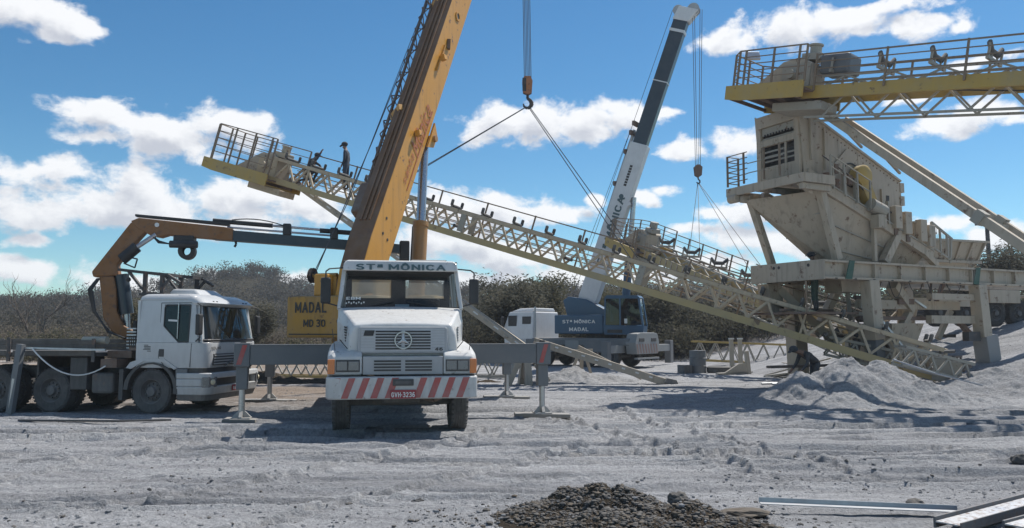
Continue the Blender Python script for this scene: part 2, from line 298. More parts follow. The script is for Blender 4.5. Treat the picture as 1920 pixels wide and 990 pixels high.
def dusty_pane(name):
    m = bpy.data.materials.new(name); m.use_nodes = True; t = m.node_tree; t.nodes.clear()
    tr = N(t, 'ShaderNodeBsdfTransparent', inp={0: (.85,.88,.88,1)}); tl = N(t, 'ShaderNodeBsdfTranslucent', inp={0: (.55,.54,.5,1)}); di = N(t, 'ShaderNodeBsdfDiffuse', inp={0: (.4,.39,.36,1)})
    a = N(t, 'ShaderNodeMixShader', inp={0: .35, 1: tl.outputs[0], 2: di.outputs[0]}); nz = N(t, 'ShaderNodeTexNoise', inp={'Vector': N(t, 'ShaderNodeTexCoord').outputs['Object'], 'Scale': 2., 'Detail': 6})
    b = N(t, 'ShaderNodeMixShader', inp={0: M_(t, 'MULTIPLY_ADD', nz.outputs[0], .5, .3), 1: tr.outputs[0], 2: a.outputs[0]}); t.links.new(b.outputs[0], N(t, 'ShaderNodeOutputMaterial').inputs[0]); return m
PANE = dusty_pane('dusty_rear_glass')
GLASSD = glass('tinted_glass', (.025, .03, .033), -.01)
# ---------------------------------------------------------------- shared builders
_w = {}
def wheel(parent, c, ax, Rr=.52, W=.28, dual=False):
    """ax = +1/-1 * unit axis pointing outwards"""
    key = (tuple(ax), Rr, W)
    if key not in _w:
        b = MB(); prof = [(-W/2, Rr*.56), (-W/2-.005, Rr*.7), (-W/2, Rr*.9), (-W/2+.03, Rr*.975)]
        k = 5
        for i in range(k):
            a0 = -W/2+.04 + i*(W-.08)/k; a1 = a0 + (W-.08)/k
            prof += [(a0+.006, Rr), (a1-.006, Rr), (a1-.004, Rr*.972), (a1+.004, Rr*.972)]
        prof = prof[:-2] + [(W/2-.03, Rr*.975), (W/2, Rr*.9), (W/2+.005, Rr*.7), (W/2, Rr*.56)]
        b.lathe(prof, (0,0,0), ax, 40); n0 = len(b.v)
        a = Vector(ax); u = Vector((0,0,1)); q = a.cross(u)
        for i in range(36):                                  # shoulder lugs
            t = i * 6.2832 / 36; e = u * math.cos(t) + q * math.sin(t); tn = a.cross(e)
            for sd in (-1, 1):
                p = a * sd * (W/2-.028) + e * Rr * .985; b.bar(p - tn*.022, p + tn*.022, .045, .022, up=e)
        tm = b.mesh('tyre', RUBBER); shade_auto(tm, 35)
        r = MB(); o = W/2
        r.lathe([(o-.01, Rr*.58), (o-.01, Rr*.53), (o-.05, Rr*.5), (o-.11, Rr*.42), (o-.07, Rr*.30), (o-.05, Rr*.24), (o+.02, Rr*.2), (o+.03, Rr*.1), (o+.03, .001)], (0,0,0), ax, 28)
        r.lathe([(-o+.02, Rr*.57), (-o+.05, .01)], (0,0,0), ax, 20)
        for i in range(10):
            t = i * 6.2832 / 10; e = u * math.cos(t) + q * math.sin(t)
            r.tube(a*(o-.08) + e*Rr*.33, a*(o-.03) + e*Rr*.33, .018, 6)
        rm = r.mesh('rim', RIM); shade_auto(rm, 35)
        _w[key] = (tm, rm)
    tm, rm = _w[key]
    t = link('wheel', tm, parent); t.location = c
    link('rim', rm, t)
    return t
def cable(name, pts, r, parent, mat=None, sag=0):
    b = MB()
    b.path(pts, r, 6); return b.build(name, mat or STEEL, parent)
def arc(p, q, sag, n=10, side=(0,0,-1)):
    p = Vector(p); q = Vector(q); s = Vector(side)
    return [p.lerp(q, i/n) + s * sag * 4 * (i/n) * (1-i/n) for i in range(n+1)]
# ---------------------------------------------------------------- terrain
_perm = np.random.RandomState(3).rand(256, 256)
def vnoise(x, y):
    xi = np.floor(x).astype(int); yi = np.floor(y).astype(int); fx = x - xi; fy = y - yi
    fx = fx*fx*(3-2*fx); fy = fy*fy*(3-2*fy)
    a = _perm[xi % 256, yi % 256]; b = _perm[(xi+1) % 256, yi % 256]; c = _perm[xi % 256, (yi+1) % 256]; d = _perm[(xi+1) % 256, (yi+1) % 256]
    return (a*(1-fx)+b*fx)*(1-fy) + (c*(1-fx)+d*fx)*fy - .5
def fbm(x, y, o=4, g=.5):
    s = 0; a = 1
    for i in range(o): s = s + a * vnoise(x*2**i + 17.3*i, y*2**i + 9.1*i); a *= g
    return s
def coarse(X, Y):
    X = np.asarray(X, float); Y = np.asarray(Y, float)
    r = np.clip((X-10)/10, 0, 1.05) * np.clip((Y-19)/12, 0, 1.05)
    r = 2.2 * r + .25 * np.clip((-Y+10)/10, 0, 1) * 0
    far = np.clip((Y-48)/40, 0, 1)
    return r + far * (1.2 + 1.3 * fbm(X*.03, Y*.03, 2))
def gz(x, y): return float(coarse(x, y))
TRACKS = []   # centre line (function of x or of y), half width, lug pitch, depth
def track(x0, x1, f, wd=.16, pitch=.21, depth=.035, chev=1.): TRACKS.append((x0, x1, f, wd, pitch, depth, chev))
for k, (y0, a, b) in enumerate([(8.6,.05,.004),(9.3,.03,-.003),(10.4,-.02,.006),(11.2,.06,.002),(11.9,.05,.002),(12.6,.09,-.002),(13.4,.02,.006),(14.6,.1,.003),(15.3,.1,.003),(16.4,.03,.006),(17.6,-.05,.008),(18.6,.12,.0),(20.2,.05,.004)]):
    for dy in (0, 1.95 if k % 3 else .42): track(-40, 45, (lambda X, y0=y0+dy, a=a, b=b, k=k: y0 + a*(X-2) + b*(X-2)**2*.5 + .35*np.sin(X*.21+k*1.3)), wd=.12 + .05*(k % 3), pitch=(.21 if k % 3 == 1 else .15), depth=.055 + .022*(k % 2))
YTR = [(-4.6, .62, 7, 17), (-2.9, .6, 6, 15), (3.1, -.25, 9, 19), (4.3, -.22, 9, 20), (-6.9, .42, 8, 15)]
def relief(X, Y):
    z = np.zeros_like(X)
    fade = np.clip((60 - Y) / 30, 0, 1)
    wy = Y + .5 * fbm(X*.12, Y*.12, 2)
    z += .055 * fbm(X*.16, Y*.45, 3) * fade
    z += .034 * fbm(X*.28 + 5, wy*1.9, 3) * fade
    z -= .045 * np.clip(1 - np.abs(fbm(X*.1 + 9, wy*1.0, 3))*11, 0, 1) * fade
    z -= .035 * np.clip(1 - np.abs(fbm(X*.08 + 29, wy*1.6 + 4, 3))*9, 0, 1) * fade
    z += (.035 * np.abs(fbm(X*.3 + 3, wy*3.8, 3)) ** 1.2) * fade
    patch = np.clip(fbm(X*.22 + 40, Y*.3 + 12, 3)*3 + .25, 0, 1)
    z += patch * .034 * fbm(X*3.1, Y*3.7, 4, .62) * fade
    z += (.011 * fbm(X*6, Y*7, 3, .7) + .013*np.clip(fbm(X*2.2+8, Y*4.4, 3, .65), 0, 1)) * fade
    z += .032 * np.clip(1 - np.abs(fbm(X*.11 + 51, wy*3.6 + 4, 2))*7, 0, 1)**2 * np.clip(fbm(X*.15 + 7, Y*.4, 2)*4 + .5, 0, 1) * fade
    zt = np.zeros_like(X)
    for (x0, x1, f, wd, pitch, depth, chev) in TRACKS:
        c = f(X); d = (Y - c); m = np.abs(d) < wd * 2.2
        if not m.any(): continue
        dd = d[m]; xx = X[m]; wob = np.clip(fbm(xx*.25 + c[m]*.7, c[m]*.3, 2)*2.2 + .8, 0, 1)
        rut = -np.clip((1.12 - np.abs(dd)/wd)*4, 0, 1) + .7*np.exp(-((np.abs(dd)-wd*1.35)/(wd*.35))**2)
        lug = np.where(np.abs(dd) < wd*.92, np.clip(1.6*np.sin(6.2832*(xx/pitch + chev*np.abs(dd)/wd*.45)), -1, 1), 0)
        nw = wob * (depth * 1.15 * rut + depth * (.30 if pitch > .2 else .0) * lug * np.clip((17-c[m])/5, 0, 1)) * np.clip((34-c[m])/10, .25, 1); zt[m] = np.where(np.abs(nw) > np.abs(zt[m]), nw, zt[m])
    z += zt
    for (xc, sl, ya, yb) in YTR:
        c = xc + sl*(Y-ya) + .2*np.sin(Y*.7); wd = .19; d = X - c; m = (np.abs(d) < wd*2.2) & (Y > ya) & (Y < yb)
        if not m.any(): continue
        dd = d[m]; yy = Y[m]; e = np.clip(np.minimum(yy-ya, yb-yy)/1.5, 0, 1)
        rut = np.where(np.abs(dd) < wd, -1., 0) + .7*np.exp(-((np.abs(dd)-wd*1.25)/(wd*.3))**2)
        lug = np.where(np.abs(dd) < wd*.92, np.sign(np.sin(6.2832*(yy/.2 + np.abs(dd)/wd*.45))), 0)
        z[m] += e * (.045*rut + .014*lug)
    return z
def grid_mesh(name, X, Y, Z, mat, smooth=True):
    r, c = X.shape; me = bpy.data.meshes.new(name)
    v = np.stack([X, Y, Z], -1).reshape(-1, 3).astype(np.float32)
    i = np.arange(r*c).reshape(r, c); q = np.stack([i[:-1,:-1], i[:-1,1:], i[1:,1:], i[1:,:-1]], -1).reshape(-1, 4).astype(np.int32)
    me.vertices.add(len(v)); me.vertices.foreach_set('co', v.ravel())
    me.loops.add(q.size); me.loops.foreach_set('vertex_index', q.ravel())
    me.polygons.add(len(q)); me.polygons.foreach_set('loop_start', np.arange(0, q.size, 4, dtype=np.int32))
    me.polygons.foreach_set('loop_total', np.full(len(q), 4, np.int32)) if False else None
    if smooth: me.polygons.foreach_set('use_smooth', np.ones(len(q), bool))
    me.update(calc_edges=True); me.validate(); me.materials.append(mat); return me
def soil(name, c1, c2, brown=True, gravel=0.):
    m = bpy.data.materials.new(name); m.use_nodes = True; t = m.node_tree; p = t.nodes['Principled BSDF']
    po = N(t, 'ShaderNodeNewGeometry').outputs['Position']
    n1 = N(t, 'ShaderNodeTexNoise', inp={'Vector': V_(t, 'MULTIPLY', po, (.22, 1.3, 1)), 'Scale': .7, 'Detail': 9, 'Roughness': .65})
    n2 = N(t, 'ShaderNodeTexNoise', inp={'Vector': po, 'Scale': 22., 'Detail': 8, 'Roughness': .72})
    n3 = N(t, 'ShaderNodeTexNoise', inp={'Vector': po, 'Scale': 55., 'Detail': 5, 'Roughness': .75})
    n4 = N(t, 'ShaderNodeTexNoise', inp={'Vector': po, 'Scale': .16, 'Detail': 5, 'Roughness': .6})
    f = N(t, 'ShaderNodeMapRange', inp={0: n1.outputs[0], 1: .36, 2: .66}).outputs[0]
    a = N(t, 'ShaderNodeMix', data_type='RGBA', inp={0: f, 6: (*c1, 1), 7: (*c2, 1)}).outputs[2]
    sp = N(t, 'ShaderNodeMapRange', inp={0: n2.outputs[0], 1: .3, 2: .62, 3: .6, 4: 1.1}).outputs[0]
    a = N(t, 'ShaderNodeMix', data_type='RGBA', blend_type='MULTIPLY', inp={0: 1., 6: a, 7: N(t, 'ShaderNodeCombineXYZ', inp={0: sp, 1: sp, 2: sp}).outputs[0]}).outputs[2]
    n5 = N(t, 'ShaderNodeTexNoise', inp={'Vector': V_(t, 'MULTIPLY', V_(t, 'ADD', po, V_(t, 'MULTIPLY', n4.outputs['Color'], (0, 2.5, 0))), (.14, 4.5, 1)), 'Scale': 1., 'Detail': 5, 'Roughness': .6})
    s5 = N(t, 'ShaderNodeMapRange', inp={0: n5.outputs[0], 1: .36, 2: .6, 3: .80, 4: 1.05}).outputs[0]
    a = N(t, 'ShaderNodeMix', data_type='RGBA', blend_type='MULTIPLY', inp={0: 1., 6: a, 7: N(t, 'ShaderNodeCombineXYZ', inp={0: s5, 1: s5, 2: s5}).outputs[0]}).outputs[2]
    if brown:
        s = N(t, 'ShaderNodeSeparateXYZ', inp={0: po})
        e1 = M_(t, 'MULTIPLY', N(t, 'ShaderNodeMapRange', inp={0: s.outputs[1], 1: 16.5, 2: 22.}).outputs[0], N(t, 'ShaderNodeMapRange', inp={0: s.outputs[0], 1: -1., 2: -4.5}).outputs[0])
        e2 = N(t, 'ShaderNodeMapRange', inp={0: s.outputs[1], 1: 42., 2: 60.}).outputs[0]
        e = M_(t, 'MAXIMUM', e1, e2); e = M_(t, 'MULTIPLY', e, N(t, 'ShaderNodeMapRange', inp={0: n4.outputs[0], 1: .3, 2: .5}).outputs[0])
        e = M_(t, 'MAXIMUM', e, N(t, 'ShaderNodeMapRange', inp={0: n4.outputs[0], 1: .60, 2: .72, 4: .55}).outputs[0])
        a = N(t, 'ShaderNodeMix', data_type='RGBA', inp={0: M_(t, 'MULTIPLY', e, .8), 6: a, 7: (.27, .205, .15, 1)}).outputs[2]
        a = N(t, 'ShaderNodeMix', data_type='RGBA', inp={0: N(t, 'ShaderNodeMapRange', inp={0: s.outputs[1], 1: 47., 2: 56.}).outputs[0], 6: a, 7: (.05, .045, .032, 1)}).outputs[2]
    t.links.new(a, p.inputs['Base Color']); p.inputs['Roughness'].default_value = .95; p.inputs['Specular IOR Level'].default_value = .0
    h = M_(t, 'ADD', M_(t, 'MULTIPLY', n2.outputs[0], 1.), M_(t, 'MULTIPLY', n3.outputs[0], .6))
    t.links.new(N(t, 'ShaderNodeBump', inp={'Strength': 1., 'Distance': .045, 'Height': h}).outputs[0], p.inputs['Normal'])
    return m
SOIL = soil('quarry_dust', (.335, .337, .345), (.48, .48, .487))
SAND = soil('heap_dust', (.335, .337, .345), tuple(x*.86 for x in (.48, .48, .487)), brown=False)
DIRT = soil('dark_gravel', (.075, .062, .048), (.115, .095, .075), brown=False)
nr, nc = 930, 820
Ys = np.concatenate([[-300, -120, -50, -20, -8, -2, 1], 2.6 * (48/2.6) ** np.linspace(0, 1, nr), [50, 53, 57, 62, 68, 76, 86, 100, 120, 150, 200, 300, 500, 900, 1600]])
t = np.linspace(-1, 1, nc); ext = np.array([1.15, 1.4, 2, 3, 6, 14, 40]); t = np.concatenate([-ext[::-1], t, ext])
hw = .72 * np.clip(Ys, 2, 60) + 4.5
X = t[None, :] * hw[:, None]; Y = np.repeat(Ys[:, None], len(t), 1)
inn = (np.abs(t)[None, :] <= 1.001) & (Y > 2) & (Y < 49)
Z = coarse(X, Y); rz_ = relief(X, Y); edge = np.clip((1-np.abs(t))*12, 0, 1)[None, :]
Z = Z + np.where(inn, rz_ * edge, 0)
g_ = link('ground', grid_mesh('ground', X, Y, Z, SOIL)); g_['kind'] = 'structure'
def heap(name, label, cx, cy, rx, ry, cones, mat, cat='heap', n=150, rough=.12, group=None, base=-.3, seed=0):
    u = np.linspace(-1, 1, n); U, V = np.meshgrid(u, u); X = cx + U*rx; Y = cy + V*ry
    wx = X + .35*fbm(X*.8+seed, Y*.8, 3); wy_ = Y + .35*fbm(X*.8+31+seed, Y*.8+7, 3)
    h = np.full_like(X, -1.)
    for (x, y, hh, r1, r2) in cones:
        d = np.sqrt(((wx-x)/r1)**2 + ((wy_-y)/r2)**2); k = hh*(1.06 - d); k = np.where(d < .12, hh*(1.0-.25*d), k); h = np.maximum(h, k)
    pos = np.clip((h+.12)/.3, 0, 1)
    h = h + pos * (rough*fbm(X*1.3+seed, Y*1.3, 4, .6) + rough*.75*fbm(X*3.9, Y*3.9+seed, 4, .65) + rough*.25*np.abs(fbm(X*9, Y*9, 2)))
    h = np.maximum(h, base); e = np.maximum(np.abs(U), np.abs(V)); h = np.where(e > .97, base - .1, h)
    o = link(name, grid_mesh(name, X, Y, coarse(X, Y) + h, mat)); return tag(o, label, cat, group)
# grey heaps of crusher dust by the plant
heap('dust_heap', 'tall pale grey heap of crusher dust in front of the screening plant legs', 7.8, 19.9, 4.6, 2.9,
     [(8.35, 20.3, 1.12, 1.5, 1.7), (9.35, 20.6, .95, 1.7, 1.6), (7.3, 20.0, .72, 1.4, 1.3), (10.2, 19.9, .5, 1.7, 1.0), (5.6, 18.9, .22, 1.9, .6), (7.9, 18.9, .3, 2.2, .7), (10.9, 20.5, .38, 1.3, .8), (4.3, 19.1, .14, 1.0, .5)], SAND, n=300, rough=.11)
heap('dust_heap', 'low grey heap of crusher dust at the right edge below the concrete block', 13.7, 22.2, 3.6, 2.4,
     [(13.4, 22.4, .55, 1.9, 1.5), (15.2, 22.2, .75, 2.4, 1.5), (12.1, 22.1, .25, 1.5, .9)], SAND, n=190, rough=.09, seed=5)
heap('dust_heap', 'small grey heap beside the fallen timber beams behind the outrigger', 2.1, 27.6, 2.3, 1.6,
     [(2.2, 27.7, .55, 1.3, 1.1), (1.4, 27.4, .3, 1.1, .9), (3.2, 27.8, .25, 1.2, .8)], SAND, n=110, rough=.12, seed=9)
heap('dirt_bank', 'low brown bank of earth across the yard behind the truck', -6.2, 27.5, 7, 1.6,
     [(-10 + 1.3*i, 27.5 + .4*math.sin(i*2.1), .2 + .09*math.sin(i*1.7), 1.5, .8) for i in range(7)], DIRT, n=150, rough=.16, seed=3)
# dark gravel pile in the foreground, with its loose stones
PC = [(.78, 7.75, .35, .8, .6), (1.15, 7.7, .3, .7, .55), (.3, 7.5, .2, .55, .45), (1.7, 7.5, .2, .55, .4), (2.0, 7.2, .12, .5, .4), (.9, 6.7, .3, 1.1, .7)]
pile = heap('gravel_pile', 'dark brown gravel pile at the bottom edge of the picture', .95, 7.1, 2.9, 1.35, PC, DIRT, 'gravel pile', n=200, rough=.09, seed=2)
def stone_field(name, n, place, smin, smax, mats, seed):
    rs = np.random.RandomState(seed)
    ico = bmesh.new(); bmesh.ops.create_icosphere(ico, subdivisions=1, radius=1); bv = np.array([v.co[:] for v in ico.verts]); bf = np.array([[v.index for v in f.verts] for f in ico.faces]); ico.free()
    VV = []; FF = []; MI = []
    for i in range(n):
        x, y, z = place(rs); s = smin * (smax/smin) ** (rs.rand()**2.2)
        v = bv * (1 + .55*(rs.rand(len(bv), 1)-.5)) * s * np.array([1+.5*rs.rand(), 1, .55+.35*rs.rand()])
        a = rs.rand()*6.28; ca, sa = math.cos(a), math.sin(a); v = v @ np.array([[ca, sa, 0], [-sa, ca, 0], [0, 0, 1]])
        VV.append(v + np.array([x, y, z + s*.15])); FF.append(bf + i*len(bv)); MI += [rs.randint(len(mats))]*len(bf)
    me = bpy.data.meshes.new(name); me.from_pydata(np.concatenate(VV).tolist(), [], np.concatenate(FF).tolist())
    for m in mats: me.materials.append(m)
    me.polygons.foreach_set('material_index', MI); return link(name, me)
ST1 = paint('stone_grey', (.10, .092, .085), .9, dust=.4, low=.1, top=.1, scale=9, bump=.5, dcol=(.17,.155,.135))
ST2 = paint('stone_brown', (.105, .08, .055), .9, dust=.35, low=.1, top=.1, scale=9, bump=.5, dcol=(.17,.155,.135))
ST3 = paint('stone_dark', (.045, .045, .045), .9, dust=.3, low=.1, top=.1, scale=9, dcol=(.15,.14,.13))
from mathutils.bvhtree import BVHTree
def bvh(o):
    me = o.data; return BVHTree.FromPolygons([v.co[:] for v in me.vertices], [p.vertices[:] for p in me.polygons])
PT = bvh(pile)
def onpile(rs):
    while True:
        x = -.5 + 3.3*rs.rand(); y = 6.1 + 2.2*rs.rand()
        h = PT.ray_cast(Vector((x, y, 5)), Vector((0, 0, -1)))[0]
        if h and h.z > .03 and rs.rand() < .25 + h.z*3: return (x, y, h.z)
s_ = stone_field('loose_stones', 9000, onpile, .006, .026, [ST1, ST2, ST3, ST1], 4)
s_['kind'] = 'stuff'; tag(s_, 'loose dark stones covering the gravel pile in the foreground', 'gravel')
rg = np.random.RandomState(8); yg = 6.3 * (30/6.3)**(rg.rand(26000)**.85); xg = (rg.rand(26000)*2-1)*(.66*yg+2)
kg = fbm(xg*.25, yg*.3+3., 2) > -.15 + .35*rg.rand(26000); xg, yg = xg[kg][:9000], yg[kg][:9000]; zg = coarse(xg, yg) + relief(xg, yg); ig = iter(range(len(xg)))
def onground(rs):
    i = next(ig); return (xg[i], yg[i], zg[i])
r2 = np.random.RandomState(21); xs = .95 + r2.normal(0, 1.05, 1300); ys = 7.55 + r2.normal(0, .38, 1300); ks = ys > 6.6; xs, ys = xs[ks], ys[ks]; zs = relief(xs, ys); is_ = iter(range(len(xs)))
def around(rs):
    i = next(is_); h = PT.ray_cast(Vector((xs[i], ys[i], 5)), Vector((0, 0, -1)))[0]; return (xs[i], ys[i], max(zs[i], h.z if h else -1))
o_ = stone_field('spilled_stones', len(xs), around, .006, .03, [ST1, ST2, SAND, ST3, SAND], 31); o_['kind'] = 'stuff'; tag(o_, 'stones spilled on the dust round the gravel pile', 'gravel')
s_ = stone_field('ground_pebbles', min(9000, len(xg)), onground, .005, .026, [SAND, SAND, SAND, SAND, SAND, SAND, ST1], 11)
s_['kind'] = 'stuff'; tag(s_, 'scattered pebbles and crumbs over the dusty yard', 'pebbles')
def rock(label, x, y, s, sz, mat, seed, lift=0):
    b = bmesh.new(); bmesh.ops.create_icosphere(b, subdivisions=3, radius=1)
    for v in b.verts:
        n = mnoise.fractal(v.co*1.3 + Vector((seed, 3, 1)), 1, 2, 4); v.co = v.co * (1 + .35*n)
        v.co = Vector((v.co.x*s*sz[0], v.co.y*s*sz[1], max(v.co.z, -.5)*s*sz[2]))
    me = bpy.data.meshes.new('rock'); b.to_mesh(me); b.free(); me.materials.append(mat)
    o = link('rock', me); o.location = (x, y, gz(x, y) + lift + s*sz[2]*.3); return tag(o, label, 'rock')
rock('rounded dark rock lying alone on the dust near the right edge', 6.85, 10.95, .11, (1.15, .9, .8), ST3, 1)
rock('small half buried rock in front of the steel angle bars', 4.05, 8.2, .1, (1, .9, .7), ST1, 2)
rock('pale rounded stone on top of the gravel pile', 1.53, 7.5, .085, (1.1, .9, .8), ST1, 3, .2)
rock('flat brown slab of rock at the right end of the gravel pile', 2.2, 7.75, .14, (1.7, .8, .32), ST2, 5, .03)
rock('dark clod on the grey dust left of the gravel pile', -.95, 8.3, .06, (1.2, .9, .9), ST3, 7)
# ---------------------------------------------------------------- vegetation
def leafmat(name, c1, c2, tr=.4):
    m = bpy.data.materials.new(name); m.use_nodes = True; t = m.node_tree; p = t.nodes['Principled BSDF']
    n = N(t, 'ShaderNodeTexNoise', inp={'Vector': N(t, 'ShaderNodeNewGeometry').outputs['Position'], 'Scale': .9, 'Detail': 6, 'Roughness': .7})
    f = N(t, 'ShaderNodeMapRange', inp={0: n.outputs[0], 1: .35, 2: .65}).outputs[0]
    lc__ = N(t, 'ShaderNodeMix', data_type='RGBA', inp={0: f, 6: (*c1, 1), 7: (*c2, 1)}).outputs[2]; t.links.new(lc__, p.inputs['Base Color'])
    tl = N(t, 'ShaderNodeBsdfTranslucent', inp={0: lc__}); ms = N(t, 'ShaderNodeMixShader', inp={0: tr, 1: p.outputs[0], 2: tl.outputs[0]}); t.links.new(ms.outputs[0], t.nodes['Material Output'].inputs[0])
    p.inputs['Roughness'].default_value = .8; p.inputs['Specular IOR Level'].default_value = .15
    return m
LEAFG = leafmat('leaf_olive', (.09, .088, .052), (.14, .126, .08))
LEAFD = leafmat('leaf_dark', (.075, .076, .055), (.125, .115, .08))
LEAFB = leafmat('leaf_dry', (.20, .168, .13), (.14, .12, .088))
LEAFH = leafmat('leaf_hill', (.115, .10, .08), (.08, .075, .055), .3)
BARK = paint('bark', (.12, .095, .075), .9, dust=.2, low=.0, top=0, scale=5)
def tree_data(h, seed, spread=.5, leaves=2600, lsz=.11, bare=0., low=.25, levs=3):
    """returns (trunk MB, leaf quads list)"""
    rr = random.Random(seed); tb = MB(); tips = []
    def limb(p, d, L, r, lev):
        n = 3; q = p
        for i in range(n):
            d = (d + Vector((rr.uniform(-.25,.25), rr.uniform(-.25,.25), rr.uniform(-.05,.18)))).normalized(); e = q + d*L/n
            tb.tube(q, e, r*(1-.22*i), 5, r*(1-.22*(i+1))); q = e
            if lev < levs and (i > 0 or lev > 0):
                for k in range(rr.choice((1, 2)) if lev < 2 else 1):
                    dd = (d + Vector((rr.gauss(0, spread), rr.gauss(0, spread), rr.uniform(-.1, .5)))).normalized()
                    limb(q, dd, L*rr.uniform(.5, .75), r*.5, lev+1)
        tips.append((q, lev))
    for s in range(rr.choice((2, 3, 3))):
        limb(Vector((rr.uniform(-.15,.15), rr.uniform(-.15,.15), 0)), Vector((rr.gauss(0, spread*.7), rr.gauss(0, spread*.7), 1)).normalized(), h*.48, h*.022, 0)
    V = []; F = []
    if leaves:
        for i in range(leaves):
            q, lv = rr.choice(tips); 
            if rr.random() < bare: continue
            rad = h*.11
            gv = Vector((rr.gauss(0, 1), rr.gauss(0, 1), rr.gauss(0, .75))); c = q + gv*rad*min(1, 1.6/max(gv.length, .1))
            if c.z < h*low*.4: continue
            a = Vector((rr.gauss(0,1), rr.gauss(0,1), rr.gauss(0,.7))).normalized(); b = a.orthogonal().normalized()
            s = lsz*rr.uniform(.6, 1.5); n = len(V)
            V += [c - a*s, c + b*s*.5, c + a*s, c - b*s*.5]; F.append((n, n+1, n+2, n+3))
    return tb, V, F
KIND = {}
def tree_kind(k, **kw):
    tb, V, F = tree_data(**kw); KIND[k] = (tb.mesh('trunk', BARK, False), None)
    me = bpy.data.meshes.new('crown'); me.from_pydata([tuple(v) for v in V], [], F); KIND[k] = (KIND[k][0], me)
tree_kind('a', h=4., seed=1, leaves=11000, lsz=.075); tree_kind('b', h=4., seed=5, leaves=11000, lsz=.075, spread=.65); tree_kind('c', h=4., seed=9, leaves=6500, lsz=.07, spread=.55)
tree_kind('bare', h=4., seed=14, leaves=0, spread=.6, levs=4); tree_kind('bare2', h=4., seed=23, leaves=700, lsz=.04, spread=.55, levs=4)
LM = {}
def tree(label, kind, x, y, h, mat, rz=0, cat='tree', name='scrub_tree', wide=1.):
    tm, cm = KIND[kind]; key = (kind, mat.name)
    if key not in LM: LM[key] = cm.copy(); LM[key].materials.append(mat)
    o = thing(name, label, cat, (x, y, gz(x, y) - .1), rz); s = h/4.
    o.scale = (s*wide, s*wide, s)
    link('trunk', tm, o)
    if len(LM[key].polygons): link('crown', LM[key], o)
    return o
tree('bare thin crowned tree standing at the far left edge above the scrub', 'bare', -31., 52, 5.6, LEAFB, 20)
tree('leafy dark bush just right of the white truck mirror', 'b', -.2, 47, 4.6, LEAFD, 10, wide=1.15)
tree('round dark bush behind the white cab of the blue crane', 'a', 2.2, 50, 4.7, LEAFG, 80, wide=1.15)
tree('dark leafy bush between the blue crane boom and its lift cylinder', 'a', 6.3, 51, 4.2, LEAFG, 140)
tree('thin leafed tree showing under the long conveyor right of the blue cab', 'c', 9.0, 53, 4.6, LEAFD, 200, wide=1.2)
tree('open twiggy tree behind the yellow conveyor beam', 'bare2', 12.3, 54, 4.2, LEAFB, 40, wide=1.2)
tree('leafy tree seen left of the orange counterweight', 'b', -15.6, 46, 3.4, LEAFD, 60)
tree('olive bush beside the loader crane column', 'a', -20.0, 44, 3.2, LEAFG, 200)
tree('grey leafless tree above the timber flatbed', 'bare2', -25.8, 52, 4.4, LEAFB, 120)
tree('bushy dark tree at the right edge behind the sloping struts', 'a', 28.3, 45, 3.9, LEAFD, 30, wide=1.3)
tree('sparse twiggy tree beside the utility pole', 'c', 25.0, 45, 3.3, LEAFB, 160, wide=1.2)
tree('dark tree low behind the feed hopper', 'b', 26.6, 43, 2.4, LEAFD, 260, wide=1.4)
# uncounted scrub masses
def scrub(name, label, spots, mat, n_leaf, lsz, seed, sticks=True):
    rs = np.random.RandomState(seed); C = []; S = []
    sb = MB()
    for (x, y, h, wd) in spots:
        z0 = gz(x, y) if y < 90 else HILL(x, y)
        k = n_leaf; nb = 9
        bc = np.stack([rs.normal(0, wd*.42, nb), rs.normal(0, wd*.42, nb), h*(.35+.6*rs.rand(nb))], 1)
        idx = rs.randint(nb, size=k); r = .22*min(h, wd)*(.6+rs.rand(nb))
        gg = rs.normal(0, 1, (k, 3)); gg *= np.minimum(1, 1.5/np.linalg.norm(gg, axis=1))[:, None]; c = bc[idx] + gg*r[idx][:, None]*1.15; c[:, 2] = np.abs(c[:, 2])*.98
        C.append(c + np.array([x, y, z0])); S.append(lsz*(.5+rs.rand(k)))
        if sticks:
            for i in range(11):
                p = Vector((x + rs.normal(0, wd*.2), y + rs.normal(0, wd*.2), z0 - .1)); q = Vector((x, y, z0)) + Vector(bc[rs.randint(nb)]) + Vector((rs.normal(0, .35), 0, rs.rand()*h*.5))
                sb.tube(p, q, .035*h/3, 4, .008)
    C = np.concatenate(C); S = np.concatenate(S)[:, None]; n = len(C)
    a = rs.normal(0, 1, (n, 3)); a /= np.linalg.norm(a, axis=1)[:, None]; b = np.cross(a, rs.normal(0, 1, (n, 3))); b /= np.linalg.norm(b, axis=1)[:, None]
    V = np.stack([C-a*S, C+b*S*.55, C+a*S, C-b*S*.55], 1).reshape(-1, 3); me = bpy.data.meshes.new(name)
    F = np.arange(4*n).reshape(-1, 4)
    allv = V.tolist() + sb.v; off = 4*n
    me.from_pydata(allv, [], F.tolist() + [tuple(i+off for i in f) for f in sb.f])
    me.materials.append(mat); me.materials.append(BARK)
    me.polygons.foreach_set('material_index', [0]*n + [1]*len(sb.f))
    o = link(name, me); o['kind'] = 'stuff'; tag(o, label, 'scrub'); return o
def HILL(x, y):
    pts = [(-400, 9), (-130, 7), (-100, 7.), (-78, 9), (-66, 13.5), (-58, 14.5), (-50, 11.), (-42, 9.5), (-30, 9), (-10, 10), (20, 10), (60, 9), (400, 8)]
    r = np.interp(x, [p[0] for p in pts], [p[1] for p in pts]); d = np.exp(-((np.asarray(y)-190)/55.)**2)
    return float(1.5 + (r - 1.5)*d)
hx = np.linspace(-420, 420, 240); hy = np.linspace(88, 330, 70); HX, HY = np.meshgrid(hx, hy)
